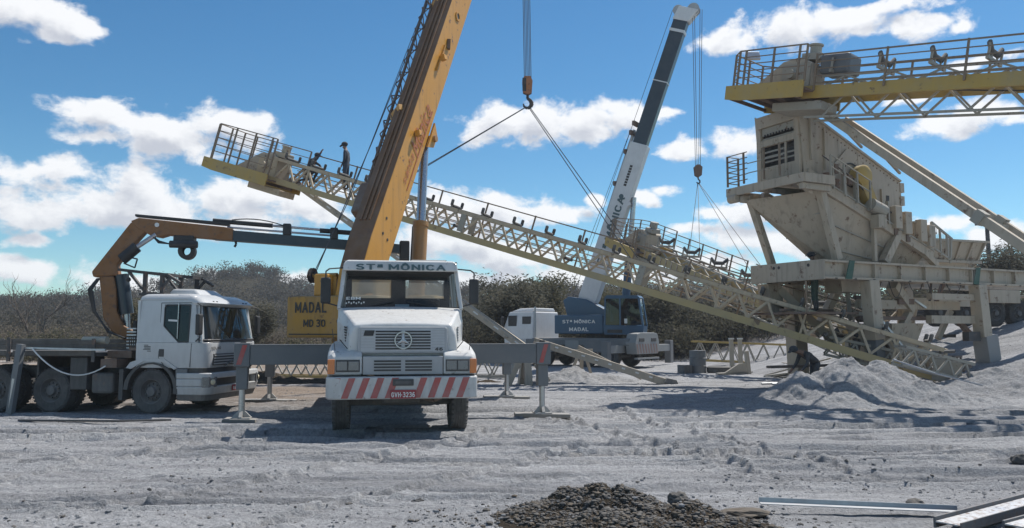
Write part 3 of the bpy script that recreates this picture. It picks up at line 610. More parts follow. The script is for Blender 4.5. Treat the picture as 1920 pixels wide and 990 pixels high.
HZ = np.vectorize(HILL)(HX, HY) + .9*fbm(HX*.08, HY*.08, 4) - 1.0*(HY < 90) - 3*(HY > 325)
hm = paint('dry_hill', (.05, .044, .033), .95, dust=.6, low=0, top=0, scale=.12, spec=0., dcol=(.036, .038, .027))
h_ = link('hill', grid_mesh('hill', HX, HY, HZ, hm)); h_['kind'] = 'structure'
rv = random.Random(5)
sp = [(x, y, rv.uniform(.8, 1.7)*(1+.25*math.sin(x*.4)), rv.uniform(1.4, 2.4)) for x, y in [(rv.uniform(-44, -9), rv.uniform(50, 66)) for _ in range(110)]]
scrub('left_scrub', 'mass of dry brown scrub on the left behind the trucks', sp, LEAFB, 900, .075, 1)
sp = [(x, y, rv.uniform(.7, 1.5), rv.uniform(1.2, 2.)) for x, y in [(rv.uniform(-40, -8), rv.uniform(45, 52)) for _ in range(46)]]
scrub('left_green_scrub', 'mass of low olive bushes on the left behind the flatbed', sp, LEAFG, 900, .07, 2)
sp = [(x, y, rv.uniform(1.0, 2.6), rv.uniform(1.8, 3.)) for x, y in [(rv.uniform(-75, -10), rv.uniform(66, 118)) for _ in range(170)]]
scrub('far_left_scrub', 'dark brown scrub between the trucks and the hill', sp, LEAFH, 420, .11, 7)
sp = [(x, y, rv.uniform(1.8, 3.1), rv.uniform(1.8, 2.7)) for x, y in [(rv.uniform(-6, 20), rv.uniform(52, 60)) for _ in range(70)]]
scrub('middle_wood', 'dark wall of trees behind the blue crane and conveyors', sp, LEAFD, 1200, .085, 3)
sp = [(x, y, rv.uniform(1.6, 2.6), rv.uniform(1.6, 2.3)) for x, y in [(rv.uniform(-2, 19), rv.uniform(48, 52)) for _ in range(40)]]
scrub('middle_undergrowth', 'low dark undergrowth at the foot of the wood', sp, LEAFD, 800, .08, 6)
sp = [(x, y, rv.uniform(1.3, 2.5), rv.uniform(2., 3.)) for x, y in [(rv.uniform(22, 44), rv.uniform(47, 62)) for _ in range(40)]]
scrub('right_wood', 'dark trees massed behind the hopper at the right edge', sp, LEAFD, 1100, .085, 4)
sp = [(x, y, rv.uniform(1.2, 3.4), rv.uniform(2., 4.)) for x, y in [(rv.uniform(-135, 60), rv.gauss(175, 22)) for _ in range(620)]]
scrub('hill_scrub', 'far brown scrub covering the low hill', sp, LEAFH, 330, .17, 5)
# ================================================================ white and orange truck crane (facing the camera)
TC = thing('truck_crane', 'white bonneted truck crane with raised orange boom, facing the camera on outriggers', 'truck crane', (-1.80, 13.35, 0), 10)
def sides(f):
    for s in (-1, 1): f(s)
# bonnet
hs_ = []
for (y, hb, hm_, ht, z0, zm, zt) in [(.26,.93,.89,.80,1.34,1.70,1.86),(.34,.95,.90,.84,1.34,1.74,1.905),(.9,1.05,1.03,.97,1.34,1.86,2.06),(1.46,1.13,1.15,1.10,1.34,1.95,2.19)]:
    hs_.append([(-hb,y,z0),(-hm_,y,zm),(-ht,y,zt),(-ht*.5,y,zt+.022),(0,y,zt+.028),(ht*.5,y,zt+.022),(ht,y,zt),(hm_,y,zm),(hb,y,z0)])
hood = MB().loft(hs_).build('bonnet', WHITE, TC, bevel=.035, seg=3)
for s in (-1, 1):
    for k in range(6):
        z = 1.60 + k*.045; x = s*(.93 + .0); MB().bar((s*(.955), .48, z), (s*(.99), .75, z+.012), .02, .026).build('vent_slat', DARK if s < 0 else GRILLE, hood)
MB().bx(-.012,.012,.30,1.44,1.9,1.9001).build('bonnet_seam', BLACK, hood)
MB().bx(-.04,.04,.27,.285,1.80,1.812).build('bonnet_catch', DARK, hood)
# grille
gr = MB().prism([(-.76,1.385),(.76,1.385),(.745,1.80),(.72,1.835),(-.72,1.835),(-.745,1.80)], .195, .262).build('grille', GRILLE, TC, bevel=.02)
MB().prism([(-.70,1.42),(.70,1.42),(.695,1.80),(-.695,1.80)], .188, .194).build('grille_panel', paint('grille_face', (.53,.54,.555), .5, dust=.2), gr)
for k in range(7):
    z = 1.455 + k*.048
    for s in (-1, 1):
        MB().bx(min(s*.03, s*.46), max(s*.03, s*.46), .178, .187, z, z+.026).build('slat', BLACK, gr)
    MB().bx(-.70,-.48,.1785,.187,z+.03,z+.036).build('groove', GRILLE, gr); MB().bx(.48,.70,.1785,.187,z+.03,z+.036).build('groove', GRILLE, gr)
MB().prism([(-.66,1.685),(-.50,1.685),(-.475,1.775),(-.635,1.775)], .172, .186).build('badge', BLACK, gr)
lit('46', BLACK, gr, (.60, .176, 1.46), (1,0,0), (0,0,1), .14, .055, name='badge_number')
em = MB().lathe([(-.012,.128),(-.012,.148),(.012,.148),(.012,.128),(-.012,.128)], (0,.165,1.61), (0,1,0), 36)
for k in range(3):
    a = R(90+120*k); c = Vector((0,.165,1.61)); e = Vector((math.cos(a),0,math.sin(a))); p = Vector((-math.sin(a),0,math.cos(a)))
    em.add([c+p*.028-Vector((0,.012,0)), c-p*.028-Vector((0,.012,0)), c+e*.132, c-e*.02-Vector((0,.02,0))],[(0,1,2),(0,2,3),(1,3,2),(0,3,1)])
em.build('star_emblem', CHROME, gr)
# lower panel, lights, mudguards
lg = MB().bx(-.665,.665,.10,.40,1.04,1.345).build('lower_grille', GRILLE, TC, bevel=.015)
for k in range(4):
    z = 1.10 + k*.05
    for s in (-1, 1): MB().bx(min(s*.035,s*.48), max(s*.035,s*.48), .089,.0985, z, z+.028).build('slat', BLACK, lg)
for s in (-1, 1):
    se = []
    for (y, xi, xo, z0, z1, zo) in [(.09,.675,1.20,1.045,1.345,1.33),(.16,.675,1.235,1.03,1.41,1.385),(.34,.69,1.245,1.0,1.475,1.44),(.9,.93,1.25,1.06,1.56,1.53),(1.5,1.05,1.24,1.06,1.60,1.58)]:
        se.append([(s*xi,y,z0),(s*xo,y,z0),(s*xo,y,zo-.06),(s*(xo-.06),y,zo),(s*xi,y,z1)])
    fe = MB().loft(se).build('mudguard', WHITE, TC, bevel=.03, seg=3)
    MB().bx(min(s*.71,s*1.10),max(s*.71,s*1.10),.073,.0885,1.09,1.29).build('headlight_surround', BLACK, fe, bevel=.006)
    for a, b in ((.725,.895),(.915,1.085)):
        hl = MB().bx(min(s*a,s*b),max(s*a,s*b),.06,.0745,1.115,1.265).build('headlight', LAMP, fe, bevel=.012)
    ti = MB().bx(min(s*1.115,s*1.232),max(s*1.115,s*1.232),.065,.22,1.055,1.30).build('turn_signal', AMBER, fe, bevel=.015)
    for k in range(4): MB().bx(min(s*1.12,s*1.228),max(s*1.12,s*1.228),.0615,.066,1.09+.05*k,1.096+.05*k).build('lens_rib', AMBER, ti)
    MB().path([(s*.92,.25,1.47),(s*1.05,.30,1.62),(s*1.02,.28,1.60)],.008).build('feeler_rod', BLACK, fe)
    MB().tube((s*1.12,.2,1.44),(s*1.17,.16,1.80),.006).build('marker_rod', BLACK, fe)
# bumper
bp = [(-1.26,.20),(-1.24,.06),(-1.12,-.02),(1.12,-.02),(1.24,.06),(1.26,.20),(1.26,.34),(-1.26,.34)]
bu = MB().prism(bp, .645, 1.015, 'z').build('bumper', WHITE, TC, bevel=.03, seg=3)
for k in range(-5, 6):
    x = k*.235 + .05
    if abs(x) > 1.16 or abs(x) < .12: continue
    a, b = x-.055, x+.055; yy = lambda q: -.024 if abs(q) < 1.11 else -.024 + (abs(q)-1.11)*.68
    MB().add([(a-.06,yy(a-.06),.665),(b-.06,yy(b-.06),.665),(b+.06,yy(b+.06),.995),(a+.06,yy(a+.06),.995)],[(0,1,2,3)]).build('warning_stripe', RED, bu)
MB().bx(-.17,.17,-.05,-.022,.865,.975).build('tow_socket', BLACK, bu, bevel=.01)
MB().bx(-.13,.13,-.058,-.05,.90,.94).build('tow_pin', DARK, bu)
pl = MB().bx(-.21,.21,-.046,-.030,.655,.80).build('number_plate', PLATE, bu, bevel=.006)
lit('GVH·3236', LETW, pl, (0,-.049,.72), (1,0,0), (0,0,1), .385, .085)
# cab
cb = MB()
for s in (-1, 1):
    cb.loft([[(s*1.13,1.46,1.05),(s*1.09,1.46,1.05),(s*1.09,1.46,2.17),(s*1.13,1.46,2.17)],[(s*1.16,3.0,1.05),(s*1.11,3.0,1.05),(s*1.11,3.0,2.17),(s*1.16,3.0,2.17)]])
    cb.bar((s*1.115,1.48,2.16),(s*1.04,1.74,2.90),.075,.10,up=(0,1,0)); cb.bar((s*1.13,2.55,2.15),(s*1.05,2.5,2.90),.06,.09,up=(0,1,0)); cb.bar((s*1.13,2.96,2.15),(s*1.05,2.93,2.90),.06,.09,up=(0,1,0))
cb.bx(-1.13,1.13,1.44,1.50,1.05,2.17)
cb.bx(-1.13,1.13,2.95,3.0,1.05,2.42); cb.bx(-1.05,1.05,2.951,2.999,2.80,2.92)
for a, b in ((-1.06,-.93),(-.14,.14),(.93,1.06)): cb.bx(a,b,2.952,2.998,2.42,2.80)
cb.bx(-1.10,1.10,1.5,2.95,1.0,1.06)
cab = cb.build('cab', WHITE, TC, bevel=.012)
MB().loft([[(-1.03,1.62,2.90),(1.03,1.62,2.90),(1.0,1.62,3.04),(-1.0,1.62,3.04)],[(-1.06,2.2,2.90),(1.06,2.2,2.90),(1.0,2.2,3.08),(-1.0,2.2,3.08)],[(-1.06,3.0,2.90),(1.06,3.0,2.90),(1.0,3.0,3.05),(-1.0,3.0,3.05)]]).build('roof', WHITE, cab, bevel=.05, seg=3)
vi = MB().loft([[(-1.06,1.50,2.875),(1.06,1.50,2.875),(1.04,1.52,3.02),(.98,1.56,3.07),(-.98,1.56,3.07),(-1.04,1.52,3.02)],[(-1.08,1.80,2.885),(1.08,1.80,2.885),(1.05,1.80,3.05),(.99,1.80,3.095),(-.99,1.80,3.095),(-1.05,1.80,3.05)]]).build('sun_visor', WHITE, cab, bevel=.025, seg=3)
lit('STª MÔNICA', LETT, cab, (0,1.492,2.958), (1,0,0), (0,.12,1), 1.66, .145)
ws = MB().add([(-1.08,1.475,2.19),(1.08,1.475,2.19),(1.015,1.735,2.885),(-1.015,1.735,2.885)],[(0,1,2,3)]).build('windscreen', GLASS, cab)
gk = MB()
for a, b in (((-1.09,1.462,2.18),(1.09,1.462,2.18)),((1.09,1.462,2.18),(1.03,1.72,2.885)),((-1.09,1.462,2.18),(-1.03,1.72,2.885)),((-1.03,1.725,2.87),(1.03,1.725,2.87))): gk.bar(a,b,.03,.05)
gk.build('windscreen_seal', BLACK, cab)
lit('EBM', LETW, cab, (-.86,1.515,2.36), (1,0,0), (0,.35,1), .26, .06, name='windscreen_sticker')
for k in range(8): MB().bx(-1.0+.045*k,-.975+.045*k,1.474+.008*(k%2),1.476+.008*(k%2),2.255+.018*(k%2),2.285+.018*(k%2)).build('checker_sticker', LETW, cab)
for s in (-1, 1):
    MB().add([(s*1.12,1.55,2.19),(s*1.13,2.5,2.19),(s*1.055,2.46,2.88),(s*1.05,1.78,2.88)],[(0,1,2,3)]).build('door_window', GLASS, cab)
    MB().bar((s*1.165,2.35,1.95),(s*1.17,2.2,1.95),.03,.05).build('door_handle', BLACK, cab)
    ma = MB().path([(s*1.05,1.60,2.93),(s*1.30,1.50,2.90),(s*1.36,1.46,2.85),(s*1.36,1.46,2.28),(s*1.14,1.50,2.22)],.014).build('mirror_arm', BLACK, cab)
    MB().bx(min(s*1.27,s*1.45),max(s*1.27,s*1.45),1.44,1.54,2.26,2.74).build('mirror', BLACK, ma, bevel=.035, seg=3)
    MB().tube((s*.62,1.44,2.22),(s*.12,1.50,2.30),.009).build('wiper', BLACK, cab)
    MB().lathe([(0,.03),(.05,.025),(.06,.001)],(s*1.0,1.62,3.03),(s,0,.3),10).build('roof_marker', BLACK, cab)
ln = MB().bx(-1.04,1.04,2.90,2.945,1.9,2.425); ln.bx(-1.0,1.0,2.90,2.945,2.795,2.87)
for a, b in ((-1.04,-.925),(-.145,.145),(.925,1.04)): ln.bx(a,b,2.901,2.944,2.425,2.795)
for s in (-1, 1): ln.bx(min(s*1.06,s*1.085),max(s*1.06,s*1.085),1.55,2.94,1.1,2.16)
ln.bx(-1.0,1.0,1.75,2.9,2.86,2.89)
ln.build('cab_lining', INTER, cab)
for a, b in ((-.93,-.14),(.14,.93)): MB().add([(a,2.975,2.42),(b,2.975,2.42),(b,2.975,2.80),(a,2.975,2.80)],[(0,1,2,3)]).build('rear_window', PANE, cab)
se = MB()
for s in (-1, 1): se.bx(s*.52-.28,s*.52+.28,2.35,2.5,1.5,2.40); se.bx(s*.52-.26,s*.52+.26,1.95,2.45,1.4,1.6)
se.build('seats', INTER, cab, bevel=.05)
MB().loft([[(-1.07,1.505,2.0),(1.07,1.505,2.0),(1.07,1.505,2.185),(-1.07,1.505,2.185)],[(-1.07,1.85,1.9),(1.07,1.85,1.9),(1.07,1.85,2.12),(-1.07,1.85,2.12)]]).build('dashboard', INTER, cab)
MB().lathe([(-.014,.20),(0,.215),(.014,.20),(0,.19),(-.014,.20)],(.5,1.95,2.22),(0,.6,.8),24).build('steering_wheel', BLACK, cab)
MB().bx(-.10,.16,1.62,1.70,2.15,2.26).build('papers', paint('paper', (.35,.45,.55), .7, low=0), cab)
# a loose flat cover tilted up on the cab roof
rv_ = MB().loft([[(.05,2.3,3.06),(.75,2.3,3.06),(.75,2.3,3.075),(.05,2.3,3.075)],[(.28,2.95,3.20),(.98,2.95,3.20),(.98,2.95,3.215),(.28,2.95,3.215)]]).build('roof_hatch', OUTR, cab)
# running gear
for s in (-1, 1): wheel(TC, (s*1.03,1.25,.52), (s,0,0), .52, .30)
fr = MB()
for s in (-1, 1): fr.bx(s*.42-.045,s*.42+.045,.35,9.4,.72,1.0)
for y in (.5,1.9,3.4,4.6,6.0,7.2,9.3): fr.bx(-.376,.376,y-.06,y+.06,.75,.97)
fr.build('chassis', DARK, TC)
MB().bx(-.95,.95,1.19,1.31,.44,.58).build('front_axle', DARK, TC, bevel=.03)
MB().bx(-.35,.35,.75,1.8,.50,.95).build('engine', DARK, TC, bevel=.08)
MB().tube((-.9,1.45,.50),(.9,1.45,.50),.025).build('tie_rod', DARK, TC)
MB().path([(.35,.75,.62),(.55,.6,.58),(.75,.62,.66)],.05,8).build('exhaust_elbow', RUSTY, TC)
for s in (-1, 1): MB().prism([(.55,.62),(1.25,.56),(1.95,.62),(1.95,.72),(1.25,.66),(.55,.72)], s*.46-.045, s*.46+.045,'x').build('leaf_spring', DARK, TC)
for yy in (6.35, 7.75-.02):
    MB().tube((-.95,yy,.52),(.95,yy,.52),.07).build('rear_axle', DARK, TC)
    for s in (-1, 1):
        for xo in (.74, 1.07): wheel(TC, (s*xo,yy,.52), (s,0,0), .52, .28)
MB().bx(-1.2,1.2,3.9,9.2,1.02,1.24).build('deck', OUTR, TC, bevel=.02)
MB().bx(-1.15,1.15,3.06-.3,3.9,1.0,1.1).build('front_deck', DARK, TC)
# outriggers
def outrigger(s, y, z0=1.10, L=3.0):
    b = MB().bx(min(s*1.05,s*(L-.14)),max(s*1.05,s*(L-.14)),y-.15,y+.15,z0,z0+.40).build('outrigger_beam', OUTR, TC, bevel=.012)
    MB().bx(min(s*1.05,s*(L-.2)),max(s*1.05,s*(L-.2)),y-.165,y-.151,z0+.375,z0+.40).build('beam_flange', OUTR, b)
    bo = MB().bx(min(s*(L-.139),s*(L+.16)),max(s*(L-.139),s*(L+.16)),y-.17,y+.17,z0-.03,z0+.43).build('jack_box', OUTR, b, bevel=.012)
    xa = s*(L+.01)
    MB().add([(xa-.10,y-.175,z0+.01),(xa-.01,y-.175,z0+.01),(xa+.10,y-.175,z0+.39),(xa+.01,y-.175,z0+.39)],[(0,1,2,3)]).build('warning_stripe', RED, b)
    MB().bx(xa-.05,xa+.05,y-.04,y+.04,z0+.43,z0+.47).build('jack_cap', DARK, b)
    j = MB().bx(xa-.11,xa+.11,y-.11,y+.11,.62,z0-.03).build('jack_tube', OUTR, TC, bevel=.015)
    MB().tube((xa,y,.14),(xa,y,.63),.06,12).build('jack_rod', CHROME, j)
    ft = MB().prism([(xa-.17,.08),(xa+.17,.08),(xa+.17,.10),(xa+.07,.20),(xa-.07,.20),(xa-.17,.10)], y-.03,y+.03)
    ft.prism([(y-.17,.081),(y+.17,.081),(y+.17,.10),(y+.07,.199),(y-.07,.199),(y-.17,.10)], xa-.03,xa+.03,'x'); ft.bx(xa-.18,xa+.18,y-.18,y+.18,.06,.08)
    ft.build('jack_foot', WHITE, j)
for s in (-1, 1):
    outrigger(s, 3.08); outrigger(s, 7.5, .98)
def world(o, p): return o.matrix_basis @ Vector(p)
for (lx, ly, L, W, rz, lab) in [(-3.02,3.08,.62,.5,8,'short timber pad under the nearest left outrigger foot'),(3.0,3.05,1.15,.34,4,'long timber plank under the nearest right outrigger foot'),(-3.0,7.5,1.3,.4,12,'timber plank under the rear left outrigger foot'),(3.0,7.5,1.2,.36,8,'timber plank under the rear right outrigger foot')]:
    p = world(TC, (lx,ly,0)); o = MB().bx(-L/2,L/2,-W/2,W/2,-.02,.058).build('timber_pad', WOOD, None, bevel=.01); o.location = (p.x,p.y,0); o.rotation_euler = (0,R(1.5),R(rz)); tag(o, lab, 'timber pad')
# ---- superstructure (in the truck's own space through the inverse of its matrix)
TI = TC.matrix_basis.inverted()
def TW(p): return TI @ Vector(p)
def boomframe(P0, tip):
    P0 = Vector(P0); d = (Vector(tip) - P0).normalized(); dh = Vector((d.x,d.y,0)).normalized(); r = dh.cross(Vector((0,0,1))); n = r.cross(d)
    return P0, d, r, n, dh
P0, D, Rr, Nn, DH = boomframe((-3.46,17.6,2.65), (.42,28.3,21.6))
CEN = Vector((-2.83,18.9,0))
def sbox(b, a0, a1, l0, l1, z0, z1):       # along heading, lateral (right +), height
    vs = []
    for z in (z0, z1):
        for a, l in ((a0,l0),(a1,l0),(a1,l1),(a0,l1)): vs.append(TW(CEN + DH*a + Rr*l + Vector((0,0,z))))
    return b.add(vs, [(0,3,2,1),(4,5,6,7),(0,1,5,4),(1,2,6,5),(2,3,7,6),(3,0,4,7)])
tt = MB().lathe([(0,.001),(0,.75),(.22,.75),(.22,.001)], TW((CEN.x,CEN.y,1.24)), (0,0,1), 32).build('turntable', DARK, TC, smooth=True)
cw = sbox(MB(), -2.05,-1.1,-1.48,.75,1.62,2.52).build('counterweight', YELLOW, TC, bevel=.05, seg=3)
cwc = CEN - DH*2.055
fr_ = lambda l, z, o=0.: TW(cwc + Rr*l + Vector((0,0,z)) - DH*(.004+o))
tr_ = TI.to_3x3() @ Rr
lit('MADAL', LETB, cw, fr_(-.86,2.27), tr_, (0,0,1), .80, .24); lit('MD 30', LETB, cw, fr_(-.76,1.93), tr_, (0,0,1), .56, .165)
sbox(MB(), -2.062,-2.05,-1.40,.7,1.68,1.705).build('seam', LETB, cw)
sbox(MB(), -1.09,1.0,-.95,.95,1.47,2.1).build('slew_platform', YELLOW, TC, bevel=.03)
up = MB()
for l in (-.5,.5): 
    vs = [TW(CEN + DH*a + Rr*(l+dl) + Vector((0,0,z))) for dl in (-.04,.04) for a, z in ((-1.7,2.1),(.2,2.1),(-.9,2.95),(-1.7,2.95))]
    up.add(vs, [(0,1,2,3),(7,6,5,4),(0,4,5,1),(1,5,6,2),(2,6,7,3),(3,7,4,0)])
up.build('boom_bracket', YELLOW, TC)
wd_ = MB().tube(TW(CEN - DH*1.5 - Rr*.95 + Vector((0,0,2.78))), TW(CEN - DH*1.5 + Rr*.42 + Vector((0,0,2.78))), .2, 20).build('winch_drum', RUSTY, TC)
MB().tube(TW(CEN - DH*1.6 - Rr*1.25 + Vector((0,0,2.98))), TW(CEN - DH*1.6 - Rr*.5 + Vector((0,0,2.98))), .06, 12).build('winch_shaft', YELLOW, TC)
sv = MB().lathe([(-.03,.17),(-.02,.13),(.02,.13),(.03,.17),(.03,.06),(-.03,.06),(-.03,.17)], TW(CEN - DH*1.65 - Rr*1.1 + Vector((0,0,2.99))), tr_, 24).build('guide_sheave', DARK, TC)
sbox(MB(), -1.9,-1.3,-.9,-.55,2.52,3.0).build('winch_side_plate', ORANGE, TC, bevel=.03)
oc = MB(); sbox(oc, .2,1.7,.25,1.0,1.5,2.6); oc.build('operator_cab', YELLOW, TC, bevel=.06)
# ---- boom
def bp_(s, a=0., b=0.): return TW(P0 + D*s + Rr*a + Nn*b)
def bsec(s, w, h, c=0.): return [bp_(s,-w,-h+c),bp_(s,w,-h+c),bp_(s,w,h+c),bp_(s,-w,h+c)]
bo = MB().loft([bsec(-.4,.24,.22,.05),bsec(.3,.29,.40),bsec(1.1,.295,.475),bsec(11.2,.28,.46)]).build('boom', ORANGE, TC, bevel=.02)
MB().loft([bsec(11.0,.325,.50),bsec(11.35,.325,.50)]).build('boom_collar', ORANGE, bo, bevel=.02)
MB().loft([bsec(10.9,.22,.37),bsec(17.0,.22,.37)]).build('middle_boom_section', ORANGE, bo)
MB().loft([bsec(16.9,.17,.30),bsec(21.4,.17,.30)]).build('inner_boom_section', ORANGE, bo)
hd = MB().loft([bsec(21.3,.26,.42),bsec(22.0,.26,.30,-.12)]).build('boom_head', ORANGE, bo, bevel=.02)
for a in (-.15,0,.15): MB().lathe([(-.03,.24),(-.015,.19),(.015,.19),(.03,.24),(.03,.05),(-.03,.05),(-.03,.24)], bp_(22.1,a,-.35), tr_, 20).build('head_sheave', DARK, bo)
for a in (-.12,.0,.10): MB().bar(bp_(1.6,a,.50),bp_(10.9,a,.49),.05,.035,up=TI.to_3x3()@Nn).build('boom_rail', BOOMB, bo)
for s, a in ((4.6,.33),(7.4,.33)): MB().bar(bp_(s,a-.02,.12),bp_(s+.02,a+.12,.15),.12,.14).build('lug', ORANGE, bo)
for s, b in ((1.5,.1),(1.5,-.15),(1.9,.15)): MB().tube(bp_(s,.29,b),bp_(s,.305,b),.035,10).build('bolt_hole', LETB, bo)
MB().lathe([(0,.14),(.03,.14),(.03,.09),(0,.09)], bp_(9.35,.285,-.02), tr_, 20).build('pin_boss', ORANGE, bo)
MB().tube(bp_(9.35,.27,-.02),bp_(9.35,.30,-.02),.09,14).build('pin_hole', LETB, bo)
MB().bar(bp_(8.0,.31,-.06),bp_(8.25,.31,.06),.09,.12).build('jib_bracket', RUSTY, bo)
MB().bar(bp_(6.9,.295,.16),bp_(7.9,.295,.16),.03,.10,up=tr_).build('weld_strip', ORANGE, bo)
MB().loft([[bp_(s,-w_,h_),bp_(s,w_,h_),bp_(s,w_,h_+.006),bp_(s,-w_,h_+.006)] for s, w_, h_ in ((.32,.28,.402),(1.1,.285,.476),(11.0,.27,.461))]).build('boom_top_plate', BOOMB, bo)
# lettering along the boom's right side
br = TI.to_3x3() @ D; bn = TI.to_3x3() @ Nn
lit('santa', LETR, bo, bp_(3.62,.302,-.05), br, bn, .95, .20, bold=.11, slant=.2, name='boom_lettering'); lit('Mônica', LETR, bo, bp_(4.98,.302,-.04), br, bn, 1.6, .44, bold=.14, slant=.2, name='boom_lettering')
MB().bar(bp_(3.1,.300,-.28),bp_(5.8,.300,-.28),.012,.035,up=bn).build('lettering_underline', LETR, bo)
lit('MD 30', LETB, bo, bp_(10.6,.301,.02), br, bn, .5, .13, name='boom_model_number')
# stowed lattice jib on the left flank
J0, J1 = 2.35, 14.0
jb = MB(); ch = [(-.36,.26),(-.36,-.16),(-.64,.26),(-.64,-.16)]
def jp(s, k):
    f = .55 + .45*min(1, (s-J0)/3.0); a, b = ch[k]; return bp_(s, -.40 + (a+.40)*f - .012*(s-J0), b*f + .01*(s-J0))
jib = MB()
for k in range(4): jib.bar(jp(J0,k), jp(J1,k), .055)
jo = jib.build('jib', RUSTY, TC)
nj = 26
for i in range(nj):
    s0 = J0 + (J1-J0)*i/nj; s1 = J0 + (J1-J0)*(i+1)/nj; b = MB()
    for (p, q) in ((0,2),(1,3),(2,3)):
        if i % 2: p, q = q, p
        b.tube(jp(s0,p), jp(s1,q), .016, 5)
    b.tube(jp(s0,2), jp(s0,3), .014, 5); b.build('lacing', RUSTY, jo)
MB().loft([[TW(P0+D*s+Rr*a+Nn*b) for a,b in ((-.62,-.2),(-.30,-.2),(-.30,.34),(-.62,.34))] for s in (2.0,2.9)]).build('jib_foot', RUSTY, jo, bevel=.05)
for s in (5.2, 9.6, 10.6): MB().bar(bp_(s,-.5,.2),bp_(s,-.1,.53),.10,.16).build('jib_clamp', ORANGE, jo)
# lift cylinder
cb0 = Vector((-2.37,19.75,1.9)); ct = P0 + D*5.15 - Nn*.62 + Rr*.1
cd = (ct - cb0); cm_ = cb0 + cd*.52
lc = MB().tube(TW(cb0), TW(cm_), .185, 20).build('lift_cylinder', CYLB, TC, smooth=True)
MB().tube(TW(cm_ - cd*.005), TW(cm_ + cd*.02), .20, 20).build('cylinder_gland', CYLB, lc)
MB().tube(TW(cm_), TW(ct), .115, 16).build('cylinder_rod', CHROME, lc, smooth=True)
MB().path([TW(cb0 - Rr*.24), TW(cm_ - Rr*.22)], .02).build('oil_pipe', BLACK, lc)
ck = MB(); 
for a in (-.10,.32): ck.add([bp_(4.7,a,-.45),bp_(5.55,a,-.45),bp_(5.35,a,-.74),bp_(4.95,a,-.74),bp_(4.7,a+.05,-.45),bp_(5.55,a+.05,-.45),bp_(5.35,a+.05,-.74),bp_(4.95,a+.05,-.74)],[(0,1,2,3),(7,6,5,4),(0,4,5,1),(1,5,6,2),(2,6,7,3),(3,7,4,0)])
ck.build('cylinder_clevis', ORANGE, lc)
MB().tube(TW(ct - Rr*.28), TW(ct + Rr*.34), .09, 14).build('clevis_pin', CYLB, lc)
# winch lines on the boom's left
MB().path([TW(CEN - DH*1.65 - Rr*1.05 + Vector((0,0,3.0))), bp_(4.2,-.62,.45), bp_(21.8,-.2,.45)], .012, 5).build('winch_line', STEEL, TC)
MB().path([TW(CEN - DH*1.65 - Rr*1.15 + Vector((0,0,2.9))), bp_(2.4,-.7,.4), bp_(12,-.5,.5)], .010, 5).build('winch_line', STEEL, TC)
# hoist lines, hook block, slings
HK = Vector((.57,28.6,10.0)); tipw = P0 + D*22.1
hb = thing('hook_block', 'rust and dark steel hook block hanging from the orange boom over the long conveyor', 'hook block', HK)
for k in range(6):
    dx = -.12 + .05*k; MB().tube((dx,-.05+.1*(k%2),1.0), (tipw.x-HK.x-.12+.05*k, tipw.y-HK.y, tipw.z-HK.z-.5), .013, 5).build('hoist_line', STEEL, hb)
HB1 = paint('hook_orange', (.42,.16,.06), .6, dust=.2, low=0, rust=.3)
for y in (-.11,.10): MB().prism([(-.17,.42),(.02,.34),(.15,.42),(.18,.85),(.10,1.02),(-.12,1.02),(-.2,.85)], y-.015, y+.015).build('cheek_plate', RUSTY if y > 0 else HB1, hb)
MB().bx(-.19,-.05,-.128,-.126,.45,.95).build('dark_stripe', DARK, hb)
for y in (-.04,.04): MB().lathe([(-.03,.17),(-.015,.14),(.015,.14),(.03,.17),(.03,.03),(-.03,.03),(-.03,.17)], (0,y,.78), (0,1,0), 20).build('sheave', DARK, hb)
hp = [(0,.36),(0,.22),(.10,.14),(.15,.03),(.11,-.09),(0,-.15),(-.12,-.10),(-.16,.02)]
hkm = MB()
for i,(a, b) in enumerate(zip(hp, hp[1:])): hkm.tube((a[0],0,a[1]),(b[0],0,b[1]), .045+.012*(3-abs(3-i)), 8, .045+.012*(3-abs(3-i-1)) if i < 6 else .02)
hkm.build('hook', DARK, hb, smooth=True)
# ================================================================ white flatbed truck with loader crane (x forward, y left)
VT = thing('loader_truck', 'white cab-over truck with timber flatbed and folded orange loader crane', 'truck', (-7.47,18.24,0), -9); VT.scale = (.95,.97,1)
